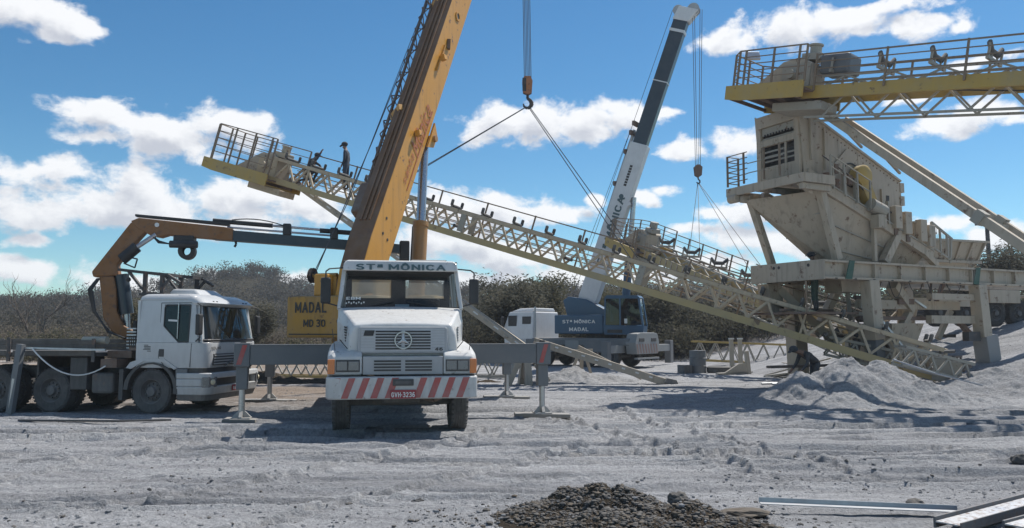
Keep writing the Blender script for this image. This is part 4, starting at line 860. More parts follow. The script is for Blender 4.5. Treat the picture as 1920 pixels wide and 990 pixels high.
# cab plan outline with rounded front corners, lofted upward
def plan(xr, xf, w, rc, n=4):
    pts = [(xr,-w)]
    for i in range(n+1):
        a = R(-90 + 90*i/n); pts.append((xf-rc + rc*math.cos(a), -w+rc + rc*math.sin(a)))
    for i in range(n+1):
        a = R(90*i/n); pts.append((xf-rc + rc*math.cos(a), w-rc + rc*math.sin(a)))
    pts.append((xr, w)); return pts
def lv(z, xr, xf, w, rc): return [(x,y,z) for x,y in plan(xr,xf,w,rc)]
XR = -.40
lower = MB().loft([lv(.98,XR,1.28,1.17,.22), lv(1.2,XR,1.32,1.19,.25), lv(1.52,XR,1.30,1.19,.26)])
vc = lower.build('cab', VWHITE, VT, bevel=.012, smooth=True)
upb = MB()
upb.bx(XR,XR+.06,-1.165,1.165,1.521,2.42)
for s in (-1, 1):
    def P(x, z, o=0): 
        k = (z-1.52)/.9; return (x, s*(1.19-.06*k+o), z)
    def panel(pts, th=.04):
        vs = [P(*p) for p in pts] + [P(p[0],p[1],-th) for p in pts]; n = len(pts)
        upb.add(vs, [tuple(range(n)), tuple(range(2*n-1,n-1,-1))] + [(i,(i+1)%n,n+(i+1)%n,n+i) for i in range(n)])
    panel([(XR+.06,1.521),(.24,1.521),(.24,2.42),(XR+.06,2.42)])
    panel([(.24,1.521),(.62,1.521),(.24,1.86)]); panel([(.24,2.33),(.92,2.33),(.90,2.42),(.24,2.42)])
    panel([(.88,1.521),(1.10,1.521),(.98,2.42),(.88,2.33)])
    upb.bar((1.14,s*1.10,1.50),(1.0,s*1.03,2.42),.10,.10)
upb.build('upper_cab', VWHITE, vc)
for s in (-1, 1):
    MB().add([(.25,s*1.165,1.86),(.62,s*1.178,1.53),(.88,s*1.178,1.53),(.88,s*1.14,2.33),(.30,s*1.14,2.33),(.25,s*1.145,2.28)],[(0,1,2,3,4,5)]).build('side_window', GLASSD, vc)
    gs = MB(); W_ = [(.255,1.87),(.62,1.535),(.87,1.535),(.875,2.31),(.30,2.31),(.255,2.26)]
    for a, b in zip(W_, W_[1:]+W_[:1]): gs.bar((a[0],s*(1.183-.05*(a[1]-1.52)),a[1]),(b[0],s*(1.183-.05*(b[1]-1.52)),b[1]),.022,.022)
    gs.build('window_seal', BLACK, vc)
    for a, b in (((.16,1.2),(.16,2.36)),((.16,2.36),(.92,2.36)),((.16,1.2),(.32,1.0)),((.92,1.0),(.95,1.5))): MB().bar((a[0],s*1.19,a[1]) if a[1] < 1.6 else (a[0],s*1.135,a[1]),(b[0],s*1.19,b[1]) if b[1] < 1.6 else (b[0],s*1.135,b[1]),.008,.014).build('door_seam', BLACK, vc)
    MB().bx(.17,.29,min(s*1.19,s*1.20),max(s*1.19,s*1.20),1.22,1.38).build('door_handle', BLACK, vc, bevel=.01)
    MB().tube((.60,s*1.19,1.60),(.60,s*1.17,2.36),.012).build('mirror_bar', CHROME, vc)
    MB().bar((.60,s*1.2,1.98),(.40,s*1.23,1.99),.03,.04).build('mirror_bracket', LETW, vc)
    mm = MB().path([(1.02,s*1.12,2.36),(1.22,s*1.32,2.30),(1.22,s*1.32,1.62),(1.05,s*1.2,1.55)],.014).build('mirror_arm', BLACK, vc)
    MB().bx(1.15,1.25,min(s*1.24,s*1.42),max(s*1.24,s*1.42),1.68,2.12).build('mirror', BLACK, mm, bevel=.03)
# windscreen and its surround
def wsl(z, xf, w, rc): return [(x,y,z) for x,y in plan(.98,xf,w,rc,5)][1:-1]
a_, b_ = wsl(1.53,1.285,1.15,.26), wsl(2.30,1.10,1.08,.24); n = len(a_)
MB().add(a_+b_, [(i,i+1,n+i+1,n+i) for i in range(n-1)]).build('windscreen', GLASS, vc, smooth=True)
sg = MB()
for q in (a_, wsl(1.57,1.29,1.15,.26)): sg.path(q, .022, 5)
sg.build('windscreen_seal', BLACK, vc)
MB().loft([lv(2.30,.95,1.16,1.13,.2), lv(2.36,.9,1.24,1.15,.2), lv(2.46,.7,1.10,1.12,.2), lv(2.54,.5,.85,1.05,.2)]).build('sun_visor', VWHITE, vc, bevel=.03, smooth=True)
MB().loft([lv(2.42,XR,.95,1.14,.1), lv(2.50,XR+.03,.95,1.10,.1), lv(2.56,XR+.1,.8,1.0,.1)]).build('roof', VWHITE, vc, bevel=.03, smooth=True)
MB().loft([[(-.1,-.55,2.56),(.75,-.55,2.54),(.75,.55,2.54),(-.1,.55,2.56)],[(0,-.48,2.70),(.55,-.45,2.69),(.55,.45,2.69),(0,.48,2.70)]]).build('roof_hatch', VWHITE, vc, bevel=.05, seg=3)
for y in (-.75,-.6,.6,.75): MB().bx(1.12,1.2,y-.02,y+.02,2.38,2.41).build('marker_lamp', BLACK, vc)
it = MB().bx(.55,1.2,-1.1,1.1,1.40,1.50); it.bx(-.30,-.05,-.95,-.35,1.3,2.2); it.bx(-.30,-.05,.35,.95,1.3,2.2); it.build('seats_and_dash', INTER, vc, bevel=.05)
MB().lathe([(-.012,.19),(0,.2),(.012,.19),(0,.18),(-.012,.19)],(.86,.5,1.60),(.6,0,.8),22).build('steering_wheel', BLACK, vc)
MB().bx(.95,1.1,-.6,-.2,1.505,1.53).build('papers', LETW, vc)
for s in (-1, 1): MB().tube((1.30,s*.5,1.53),(1.27,s*.05,1.60),.012).build('wiper', BLACK, vc)
lit('VOLVO', LETB, vc, (1.323,-.82,1.40), (0,1,0), (0,0,1), .42, .06, name='front_lettering')
gp = MB().bx(1.30,1.326,-.92,.92,1.03,1.28).build('grille', BLACK, VT, bevel=.02)
for k in range(4): MB().bx(1.326,1.345,-.89,.89,1.055+.058*k,1.08+.058*k).build('slat', GRILLE, gp)
MB().bar((1.355,-.45,1.02),(1.355,.42,1.28),.02,.035,up=(1,0,0)).build('diagonal_bar', CHROME, gp)
MB().loft([lv(.86,.75,1.24,1.14,.2), lv(.975,.75,1.24,1.14,.2)]).build('bumper_gap', BLACK, VT)
bb = MB()
bb.loft([lv(.42,.62,1.36,1.2,.24), lv(.60,.62,1.42,1.22,.26)]); bb.loft([lv(.76,.62,1.42,1.22,.26), lv(.88,.62,1.40,1.22,.26)])
for s in (-1, 1): bb.loft([[(.62,s*1.22,.601),(1.2,s*1.22,.601),(1.38,s*1.05,.601),(1.40,s*.86,.601),(1.2,s*.86,.601),(.62,s*.9,.601)],[(.62,s*1.22,.759),(1.2,s*1.22,.759),(1.38,s*1.05,.759),(1.40,s*.86,.759),(1.2,s*.86,.759),(.62,s*.9,.759)]])
vb = bb.build('bumper', VWHITE, VT, bevel=.02, smooth=True)
MB().bx(1.2,1.30,-.86,.86,.60,.76).build('bumper_opening', BLACK, vb)
for s in (-1, 1):
    hl = MB().prism([(1.24,s*1.215),(1.36,s*1.13),(1.425,s*.95),(1.425,s*.90),(1.34,s*.94),(1.2,s*1.1)], .58, .80,'z').build('headlight', LAMP, vb, bevel=.01)
    MB().lathe([(0,.06),(.03,.04),(.035,.001)],(1.40,s*1.04,.69),(.8,s*.6,0),14).build('lamp_bulb', paint('lamp_warm',(.85,.75,.5),.2,low=.1), hl)
vp = MB().bx(1.405,1.418,-.22,.20,.455,.585).build('number_plate', PLATE, vb)
for k in range(6): MB().bx(1.418,1.421,-.17+.055*k,-.14+.055*k,.48,.545).build('plate_character', LETW, vp)
MB().loft([lv(.30,.62,1.30,1.15,.2), lv(.419,.62,1.34,1.18,.2)]).build('lower_valance', DARK, vb)
# wheel arches, steps
for s in (-1, 1):
    ar = MB(); n = 12; o, i_ = [], []
    for k in range(n+1):
        a = R(-8 + 188*k/n); o.append((.66*math.cos(a), .52+.58*math.sin(a))); i_.append((.56*math.cos(a), .52+.545*math.sin(a)))
    ar.prism(o + i_[::-1], min(s*.86,s*1.215), max(s*.86,s*1.215)); ar.build('wheel_arch', BLACK if s else BLACK, VT)
    MB().prism([(-.62,.98),(-.52,1.10),(-.2,1.19),(.3,1.18),(.62,.98),(.55,.95),(.3,1.10),(-.2,1.12),(-.5,.96)], min(s*.9,s*1.20), max(s*.9,s*1.20)).build('arch_fairing', VWHITE, VT)
    MB().bx(.58,.86,min(s*.85,s*1.19),max(s*.85,s*1.19),.50,.97).build('step_box', OUTR, VT, bevel=.015)
    MB().bx(.60,.84,min(s*1.19,s*1.205),max(s*1.19,s*1.205),.70,.74).build('step_slot', BLACK, VT)
    MB().bx(-.78,-.68,min(s*.8,s*1.2),max(s*.8,s*1.2),.30,.95).build('mudflap', BLACK, VT)
for x in (0.,): 
    for s in (-1, 1): wheel(VT, (x,s*1.03,.48), (0,s,0), .48, .30)
for x in (-2.35,-3.75,-5.1):
    for s in (-1, 1):
        for yo in (.72,1.03): wheel(VT, (x-.15,s*yo,.48), (0,s,0), .48, .27)
vf = MB()
for s in (-1, 1): vf.bx(-6.4,.6,s*.40-.045,s*.40+.045,.70,.95)
for x in (-5.9,-4.4,-3.0,-1.6,-.5): vf.bx(x-.06,x+.06,-.355,.355,.72,.93)
vf.build('chassis', DARK, VT)
for x in (0.,-2.5,-3.9): MB().tube((x,-.9,.48),(x,.9,.48),.07).build('axle', DARK, VT)
MB().bx(-1.55,-1.0,-1.10,-.55,.42,.86).build('fuel_tank', DARK, VT, bevel=.06); MB().bx(-3.1,-3.05,-.9,.9,.6,1.3).build('bulkhead_plate', DARK, VT)
MB().prism([(-2.05,.5),(-1.62,.5),(-1.62,1.2),(-2.05,1.2)], -1.15,-.55).build('tool_box', BLACK, VT, bevel=.02)
for z_, x0_, x1_ in ((1.455,-.20,-.10),(1.425,-.20,-.04),(1.395,-.19,-.04),(1.368,-.22,-.04),(1.33,-.12,-.03)): MB().bx(x0_,x1_,-1.196,-1.191,z_,z_+.014).build('door_decal', LETB, vc)
# flatbed with plank sides
dk = MB().bx(-8.0,-1.35,-1.22,1.22,1.22,1.30).build('flatbed', DARK, VT)
for s in (-1, 1):
    for k in range(3):
        for x0 in (-8.0,-5.75,-3.5): MB().bx(x0+.03,x0+2.12,min(s*1.20,s*1.235),max(s*1.20,s*1.235),1.235+.115*k,1.34+.115*k).build('plank', WOOD2, dk, bevel=.008)
    for x in (-7.95,-5.8,-3.55,-1.4): MB().bx(x-.04,x+.04,min(s*1.236,s*1.27),max(s*1.236,s*1.27),1.1,1.60).build('stake', DARK, dk)
# loads on the bed
o = MB().tube((-.28,0,0),(.28,0,0),.085,14).build('roller_drum', PALEW, None, smooth=True)
# loader crane
cr = MB().loft([[(x,y,z) for x,y in ((-1.30,-.28),(-.82,-.28),(-.82,.28),(-1.30,.28))] for z in (.95,1.35)]).build('loader_base', RUSTY, VT, bevel=.03)
MB().bx(-1.25,-.85,-1.2,1.2,.98,1.16).build('stabiliser_beam', RUSTY, cr)
colp = [(-1.22,1.35),(-.92,1.35),(-.95,1.75),(-1.28,2.05),(-1.72,2.35),(-1.83,2.75),(-1.80,3.0),(-2.12,3.05),(-2.14,2.6),(-2.0,2.1),(-1.62,1.75),(-1.3,1.6)]
MB().prism([(-1.3,1.3),(-.95,1.3),(-.98,1.62),(-1.45,1.88),(-1.62,2.2),(-1.66,2.75),(-1.72,3.0),(-2.05,3.0),(-1.98,2.55),(-1.92,2.05),(-1.72,1.75),(-1.38,1.52)], -.17,.17).build('column', LOADER, cr, bevel=.03)
for y in (-.27,.24): MB().tube((-1.05,y,1.1),(-1.05,y,2.0),.07,10).build('slew_cylinder', BLACK, cr)
mbp = [(-1.62,3.02),(-2.18,2.98),(-2.22,3.1),(-1.40,4.25),(-1.05,4.30),(-1.0,4.12),(-1.45,3.58),(-1.66,3.28)]
mb_ = MB().prism(mbp, -.15,.15).build('main_boom', LOADER, VT, bevel=.03)
MB().tube((-1.42,.0,1.80),(-1.45,.0,2.2),.075,12).build('boom_ram_rod', CHROME, mb_); MB().tube((-1.44,0,2.15),(-1.60,0,3.05),.16,16).build('boom_ram', NAVY, mb_, smooth=True)
MB().tube((-1.55,-.2,3.38),(-1.22,-.2,3.68),.13,14).build('outer_ram', BLACK, mb_, smooth=True); MB().tube((-1.22,-.2,3.68),(-.82,-.15,3.98),.055,12).build('outer_ram_rod', CHROME, mb_)
ob = MB().prism([(-1.40,4.28),(-1.22,4.36),(.75,4.20),(.95,4.16),(.95,3.88),(-.55,3.98),(-.72,3.92),(-.95,3.96),(-1.25,4.12)], -.16,.16).build('outer_boom', LOADER, VT, bevel=.02)
MB().tube((-.80,-.17,4.20),(-.80,-.20,4.20),.05,14).build('pivot_pin', LETW, ob)
MB().loft([[(.5,-.14,3.90),(.5,.14,3.90),(.5,.14,4.15),(.5,-.14,4.15)],[(5.2,-.12,3.66),(5.2,.12,3.66),(5.2,.12,3.88),(5.2,-.12,3.88)]]).build('extension_boom', NAVY, ob)
MB().loft([[(-1.32,-.10,4.40),(-1.32,.10,4.40),(-1.32,.10,4.45),(-1.32,-.10,4.45)],[(.85,-.10,4.24),(.85,.10,4.24),(.85,.10,4.31),(.85,-.10,4.31)]]).build('boom_cover', BLACK, ob)
e0, e1 = Vector((.45,0,4.36)), Vector((4.9,0,4.10))
MB().tube(e0, e0.lerp(e1,.32), .055, 10).build('extension_ram', BLACK, ob); MB().tube(e0.lerp(e1,.30), e0.lerp(e1,.62), .03, 10).build('extension_ram_rod', CHROME, ob)
MB().tube(e0.lerp(e1,.58)+Vector((0,0,-.02)), e1, .06, 10).build('extension_ram', BLACK, ob); MB().tube(Vector((.8,-.08,4.2)), Vector((3.4,-.08,4.06)), .025, 8).build('extension_ram_rod', CHROME, ob)
for f_ in (.40,.66,.97): 
    p = e0.lerp(e1,f_); MB().bx(p.x-.10,p.x+.10,-.15,.15,p.z-.22,p.z+.07).build('ram_bracket', BLACK, ob, bevel=.03)
MB().bx(5.05,5.3,-.15,.15,3.48,3.98).build('boom_end', BLACK, ob, bevel=.03)
MB().path(arc((.9,-.05,4.38),(2.3,-.05,4.22),-.10,8),.014).build('hose', HOSE, ob)
MB().path([(1.0,-.05,3.90),(1.02,-.05,3.80),(.98,-.05,3.74)],.03).build('hook_eye', BLACK, ob)
wn = MB().bx(-.42,.05,-.20,.20,3.72,3.97); wn.tube((-.50,-.2,3.76),(.15,-.2,3.76),.085,12); wn.build('winch', BLACK, VT, bevel=.02)
MB().lathe([(-.15,.10),(-.13,.20),(.13,.20),(.15,.10)],(-.12,0,3.62),(0,1,0),20).build('winch_drum', BLACK, VT)
for k in range(4): MB().path([(-.9,-.2+.03*k,3.95),(-.75,-.2+.03*k,3.78+.02*k),(-.45,-.2+.03*k,3.76)],.012).build('hose', HOSE, VT)
for k in range(4): MB().path([(-2.02-.03*k,-.2+.05*k,2.95),(-2.18-.04*k,-.2+.05*k,2.7),(-2.08-.03*k,-.2+.05*k,2.2),(-1.8,-.2+.05*k,1.75),(-1.4,-.25,1.6),(-.6,-.3,1.75)],.022).build('hose', HOSE, VT)
MB().path([(-1.5,-.22,3.3),(-1.25,-.22,3.2),(-1.2,-.22,3.4),(-1.45,-.22,3.45)],.018).build('hose', HOSE, VT)
for k in range(7): MB().bx(-.95,-.72,-.75,-.6,1.38+.07*k,1.41+.07*k).build('ladder_rung', GALV, VT)
MB().bx(-.70,-.45,-1.0,-.5,1.35,1.42).build('valve_bank', RUSTY, VT); 
for k in range(5): MB().tube((-.68+.05*k,-1.0,1.4),(-.68+.05*k,-1.05,1.66),.012).build('control_lever', BLACK, VT)
MB().bx(-1.32,-.7,-.9,-.35,1.17,1.34).build('oil_tank', RUSTY, VT, bevel=.02)
SLW = Matrix.Translation((-1.15,0,0)) @ Matrix.Rotation(R(21),4,'Z') @ Matrix.Translation((1.15,0,0))
for o_ in list(VT.children) + list(cr.children):
    if o_.name.split('.')[0] in ('column','main_boom','outer_boom','winch','winch_drum','hose'): o_.matrix_local = SLW @ o_.matrix_local
# rack above the cab
rk = MB()
for y in (-.72,.72):
    rk.bar((-1.25,y,3.02),(.0,y,2.90),.07,.055); rk.bar((.0,y,2.90),(.32,y,2.72),.07,.055)
    rk.bar((-.55,y,2.50),(-.55,y,2.94),.09,.06); rk.bar((-.12,y,2.50),(-.12,y,2.90),.09,.06); rk.bar((-.98,y,2.98),(-.6,y,2.58),.07,.05); rk.bar((.12,y,2.86),(-.1,y,2.64),.06,.05)
for x, z in ((-1.2,3.02),(.0,2.90),(-.55,2.5)): rk.bar((x,-.75,z),(x,.75,z),.06,.06)
rk.bx(-.65,-.02,-.8,.8,2.44,2.50)
ro = rk.build('load_rack', DARK, VT); ro.location = (.0,0,.10)
MB().ball((-.98,-.72,2.80),.055,6).build('work_lamp', BLACK, ro); MB().tube((-.98,-.72,2.84),(-.98,-.72,2.96),.01).build('lamp_bracket', BLACK, ro)
# stabiliser leg near the left edge
sb_ = MB().bar((-3.02,-1.50,1.48),(-3.16,-1.56,.0),.14,.12).build('stabiliser_leg', OUTR, VT)
MB().tube((-3.10,-1.55,.75),(-3.18,-1.57,-.05),.05,10).build('stabiliser_rod', CHROME, sb_)
MB().bar((-3.0,-1.45,1.40),(-1.1,-1.25,1.36),.05,.04).build('stabiliser_pipe', GALV, sb_)
MB().path(arc((-2.75,-1.5,1.40),(-1.05,-1.3,1.02),.36,14),.016).build('air_hose', LETW, VT)
p = VT.matrix_basis @ Vector((-1.55,-1.0,1.56)); rd = o; rd.location = p; rd.rotation_euler = (0,0,R(-8)); tag(rd, 'pale roller drum lying on the edge of the timber flatbed', 'roller')
# ================================================================ blue and white truck crane behind (x forward = to the left, y left = towards camera)
BC = thing('blue_truck_crane', 'blue and white truck crane with navy telescopic boom behind the long conveyor', 'truck crane', (6.55,38.5,0), 180-36.9)
# carrier
bf = MB(); bf.bx(.4,7.0,-1.2,1.2,1.05,1.40); bf.bx(.2,8.0,-.5,.5,.75,1.05)
bf.build('carrier_deck', OUTR, BC, bevel=.03)
for a, b in ((1.6,2.9),(4.2,5.3),(5.5,6.4)): MB().bx(a,b,1.0,1.22,.72,1.36).build('side_locker', OUTR, BC, bevel=.03)
MB().bx(3.2,4.0,1.0,1.21,.6,1.3).build('side_panel', RGREY, BC, bevel=.03)
rb_ = MB().prism([(-1.1,.66),(1.1,.66),(1.22,1.2),(1.05,1.62),(.7,1.68),(-.7,1.68),(-1.05,1.62),(-1.22,1.2)], .05,.6,'x').build('rear_body', RGREY, BC, bevel=.03)
STR = paint('faded_stripe', (.22,.12,.11), .7, dust=.5, low=.3)
for k in range(8):
    y = -1.05 + .28*k; MB().add([(.042,y,.70),(.042,y+.13,.70),(.042,y+.25,1.14),(.042,y+.12,1.14)],[(0,1,2,3)]).build('warning_stripe', STR, rb_)
for y in (-.62,.62): MB().bx(.03,.06,y-.26,y+.26,1.25,1.42).build('tail_lamp_recess', BLACK, rb_, bevel=.02)
MB().bx(.0,.2,-1.1,1.1,.42,.50).build('rear_bar', RGREY, rb_)
for x in (1.5,2.8,5.3,6.6):
    for s in (-1, 1): wheel(BC, (x,s*1.0,.5), (0,s,0), .5, .30)
    MB().tube((x,-.9,.5),(x,.9,.5),.08).build('axle', DARK, BC)
for x in (.85,4.6):
    for s in (-1, 1):
        Lo = 3.9 if (s < 0 and x < 2) else 2.55; ou = MB().bx(x-.14,x+.14,min(s*1.0,s*Lo),max(s*1.0,s*Lo),.72,1.08).build('outrigger_beam', RGREY, BC, bevel=.02)
        MB().bx(x-.17,x+.17,min(s*(Lo-.15),s*(Lo+.2)),max(s*(Lo-.15),s*(Lo+.2)),.1,1.28).build('outrigger_jack', OUTR, ou, bevel=.02)
# carrier cab
bcab = MB().loft([[(6.9,-1.2,1.0),(8.75,-1.2,1.0),(8.75,1.2,1.0),(6.9,1.2,1.0)],[(6.9,-1.2,1.9),(8.8,-1.2,1.9),(8.8,1.2,1.9),(6.9,1.2,1.9)],[(6.9,-1.12,2.75),(8.5,-1.1,2.75),(8.5,1.1,2.75),(6.9,1.12,2.75)]]).build('carrier_cab', BWHITE, BC, bevel=.06, seg=3); bcab.location = (-.95,0,0)
MB().prism([(8.82,1.95),(8.53,2.68),(8.50,2.68),(8.78,1.95)], -1.05,1.05).build('windscreen', BLACK, bcab)
MB().bx(7.95,8.5,1.165,1.19,1.95,2.55).build('side_window', BLACK, bcab, bevel=.01); MB().bx(7.05,7.6,1.165,1.18,2.02,2.5).build('rear_side_window', BLACK, bcab, bevel=.01)
for k in range(5): MB().bx(6.98+.0,7.0,1.17-.0,1.18,2.0+.1*k,2.04+.1*k).build('louvre', GRILLE, bcab)
MB().loft([[(7.0,-1.05,2.76),(8.45,-1.0,2.76),(8.45,1.0,2.76),(7.0,1.05,2.76)],[(7.0,-.9,2.95),(8.0,-.85,2.93),(8.0,.85,2.93),(7.0,.9,2.95)]]).build('roof', BWHITE, bcab, bevel=.05)
MB().bx(8.72,8.84,1.25,1.42,1.95,2.5).build('mirror', BLACK, bcab, bevel=.03)
MB().tube((5.95,1.0,1.2),(5.95,1.0,3.0),.05,10).build('exhaust', GALV, BC)
# superstructure in world axes
BI = BC.matrix_basis.inverted()
def BW(p): return BI @ Vector(p)
bP0, bD, bR, bN, bDH = boomframe((3.78,40.9,2.9), (8.85,38.9,18.3)); BCEN = Vector((4.55,40.55,0))
def bb_(b, a0, a1, l0, l1, z0, z1):
    vs = []
    for z in (z0, z1):
        for a, l in ((a0,l0),(a1,l0),(a1,l1),(a0,l1)): vs.append(BW(BCEN + bDH*a + bR*l + Vector((0,0,z))))
    return b.add(vs, [(0,3,2,1),(4,5,6,7),(0,1,5,4),(1,2,6,5),(2,3,7,6),(3,0,4,7)])
MB().lathe([(0,.001),(0,.8),(.2,.8),(.2,.001)], BW((BCEN.x,BCEN.y,1.40)), (0,0,1), 28).build('turntable', DARK, BC)
sp_ = bb_(MB(), -2.15,.35,.55,1.15,1.62,2.55).build('superstructure_side', CBLUE, BC, bevel=.04)
bb_(MB(), -2.1,1.9,-1.1,.54,1.6,2.2).build('superstructure', CBLUE, BC, bevel=.04)
bq = BI.to_3x3(); bz = BCEN + bR*1.156
lit('STª MÔNICA', LETW, sp_, BW(bz - bDH*.88 + Vector((0,0,2.24))), bq@bDH, (0,0,1), 1.7, .22); lit('MADAL', LETW, sp_, BW(bz - bDH*.88 + Vector((0,0,1.84))), bq@bDH, (0,0,1), 1.0, .19)
fn = MB(); vs = [BW(BCEN + bDH*a + bR*l + Vector((0,0,z))) for l in (-.45,.5) for a, z in ((-1.6,2.2),(.6,2.2),(.35,2.8),(-.7,3.35),(-1.6,3.5),(-1.9,3.3))]
fn.add(vs, [tuple(range(6)), tuple(range(11,5,-1))] + [(i,6+i,6+(i+1)%6,(i+1)%6) for i in range(6)]); fn.build('boom_support', CBLUE, BC, bevel=.03)
def quadbox(b, pts_a, pts_b): return b.loft([pts_a, pts_b])
def ocp(a, l, z): return BW(BCEN + bDH*a + bR*l + Vector((0,0,z)))
prof = [(.45,1.58),(2.3,1.58),(2.45,2.2),(2.2,3.35),(.7,3.45),(.45,3.3)]
oc2 = MB(); 
oc2.add([ocp(a,l,z) for l in (.35,1.25) for a, z in [(.45,1.58),(2.35,1.58),(2.40,2.0),(.45,2.05)]],[(0,1,2,3),(7,6,5,4),(0,4,5,1),(1,5,6,2),(2,6,7,3),(3,7,4,0)])
for l in (.38,1.22):
    for p, q in (((.48,2.0),(.52,3.35)),((1.25,2.0),(1.25,3.4)),((2.36,2.0),(2.16,3.35)),((.52,3.38),(2.18,3.36))): oc2.bar(ocp(p[0],l,p[1]),ocp(q[0],l,q[1]),.08)
oc2.add([ocp(a,l,z) for l in (.33,1.27) for a, z in [(.45,3.38),(2.22,3.35),(2.1,3.47),(.6,3.5)]],[(0,1,2,3),(7,6,5,4),(0,4,5,1),(1,5,6,2),(2,6,7,3),(3,7,4,0)])
ocb = oc2.build('operator_cab', CBLUE, BC)
for a0, a1 in ((.52,1.21),(1.29,2.3)): MB().add([ocp(a0,1.24,2.05),ocp(a1,1.24,2.05),ocp(a1-.08 if a1 > 2 else a1,1.24,3.33),ocp(a0,1.24,3.33)],[(0,1,2,3)]).build('cab_window', GLASSD, ocb)
MB().add([ocp(2.37,.38,2.05),ocp(2.37,1.22,2.05),ocp(2.17,1.22,3.33),ocp(2.17,.38,3.33)],[(0,1,2,3)]).build('front_window', GLASS, ocb)
ms = MB(); ms.add([ocp(a,l,z) for l in (.6,1.0) for a, z in ((.9,2.0),(1.4,2.0),(1.35,2.25),(1.05,2.35),(.95,2.95),(.8,2.95))],[tuple(range(6)), tuple(range(11,5,-1))] + [(i,6+i,6+(i+1)%6,(i+1)%6) for i in range(6)]); ms.build('operator_seat', INTER, ocb)
MB().add([ocp(1.45,1.252,2.12),ocp(1.6,1.252,2.12),ocp(1.6,1.252,2.35),ocp(1.45,1.252,2.35)],[(0,1,2,3)]).build('sticker', LETW, ocb)
MB().add([ocp(.6,1.256,1.66),ocp(1.35,1.256,1.66),ocp(1.35,1.256,1.82),ocp(.6,1.256,1.82)],[(0,1,2,3)]).build('name_plate', LETB, ocb)
def b2(s, a=0., b=0.): return BW(bP0 + bD*s + bR*a + bN*b)
def bs2(s, w, h, c=0.): return [b2(s,-w,-h+c),b2(s,w,-h+c),b2(s,w,h+c),b2(s,-w,h+c)]
b1 = MB().loft([bs2(-.6,.30,.3,.1),bs2(.6,.36,.48),bs2(8.75,.34,.46)]).build('boom', BWHITE, BC, bevel=.03)
MB().loft([bs2(8.7,.26,.36),bs2(15.3,.26,.36)]).build('upper_boom_section', NAVY, b1, bevel=.02)
for s, w_ in ((12.0,.05),(14.6,.14),(15.2,.14)): MB().loft([bs2(s,.285,.385),bs2(s+w_,.285,.385)]).build('boom_band', BWHITE, b1)
hh_ = MB().loft([bs2(15.2,.30,.42),bs2(15.9,.30,.50,-.2)]).build('boom_head', BWHITE, b1, bevel=.05)
for a in (-.15,.15): MB().lathe([(-.04,.30),(-.02,.25),(.02,.25),(.04,.30),(.04,.05),(-.04,.05),(-.04,.30)], b2(15.9,a,-.42), bq@bR, 20).build('head_sheave', GRILLE, b1)
MB().lathe([(-.04,.26),(-.02,.22),(.02,.22),(.04,.26),(.04,.05),(-.04,.05),(-.04,.26)], b2(15.75,0,.35), bq@bR, 20).build('head_sheave', GRILLE, b1)
lit('STª MÔNICA', LETT, b1, b2(4.15,.362,.0), bq@bD, bq@bN, 3.6, .46, name='boom_lettering'); 
for k in range(8): MB().loft([[b2(6.5+.14*k+e,.35+q,-.07),b2(6.5+.14*k+e,.353+q,-.07),b2(6.5+.14*k+e,.353+q,.07),b2(6.5+.14*k+e,.35+q,.07)] for e, q in ((0,0),(.11,0))]).build('boom_mark', LETB, b1)
MB().tube(b2(5.95,.34,.0),b2(5.95,.352,.0),.12,16).build('boom_badge', LETT, b1)
MB().bar(b2(5.0,-.1,.54),b2(9.4,-.1,.56),.2,.12,up=bq@bN).build('line_guide', GRILLE, b1); 
for s in (6.5,8.2,9.2,9.7): MB().bar(b2(s,-.2,.5),b2(s,.2,.62+.05*(s>9)),.14,.22).build('guide_bracket', RUSTY, b1)
for s in (4.2,5.6): MB().bar(b2(s,.3,-.42),b2(s+.15,.3,-.56),.10,.14).build('lug', BWHITE, b1)
c0 = BCEN + bDH*1.1 + Vector((0,0,1.9)); c1 = bP0 + bD*6.1 - bN*.55; cm2 = c0.lerp(c1,.52)
l2 = MB().tube(BW(c0), BW(cm2), .2, 18).build('lift_cylinder', CBLUE, BC, smooth=True); MB().tube(BW(cm2), BW(c1), .13, 14).build('cylinder_rod', CHROME, l2, smooth=True)
MB().path([b2(15.7,0,.62), b2(9.6,-.1,.75), BW(BCEN - bDH*1.6 + Vector((0,0,3.3)))], .012, 5).build('winch_line', STEEL, BC)
MB().path([b2(9.6,-.1,.75), BW(BCEN - bDH*2.0 + Vector((0,0,3.0)))], .012, 5).build('winch_line', STEEL, BC)
HK2 = Vector((9.0,38.2,8.95)); bt = bP0 + bD*15.95 - bN*.5
h2 = thing('hook_block', 'small hook block hanging from the navy boom over the rear conveyor', 'hook block', HK2)
for k in range(4): MB().tube((-.12+.08*k,0,.75), (bt.x-HK2.x+.1*(k-1.5)+.18*(k>1), bt.y-HK2.y, bt.z-HK2.z), .014, 5).build('hoist_line', STEEL, h2)
for y in (-.09,.09): MB().prism([(-.16,.3),(.0,.2),(.16,.3),(.2,.7),(.08,.82),(-.08,.82),(-.2,.7)], y-.015,y+.015).build('cheek_plate', RUSTY, h2)
MB().lathe([(-.05,.17),(.05,.17),(.05,.03),(-.05,.03),(-.05,.17)],(0,0,.5),(0,1,0),16).build('sheave', DARK, h2)
MB().path([(0,0,.25),(0,0,.12),(.08,0,.05),(.08,0,-.05),(0,0,-.1),(-.08,0,-.03)],.035,8).build('hook', DARK, h2)
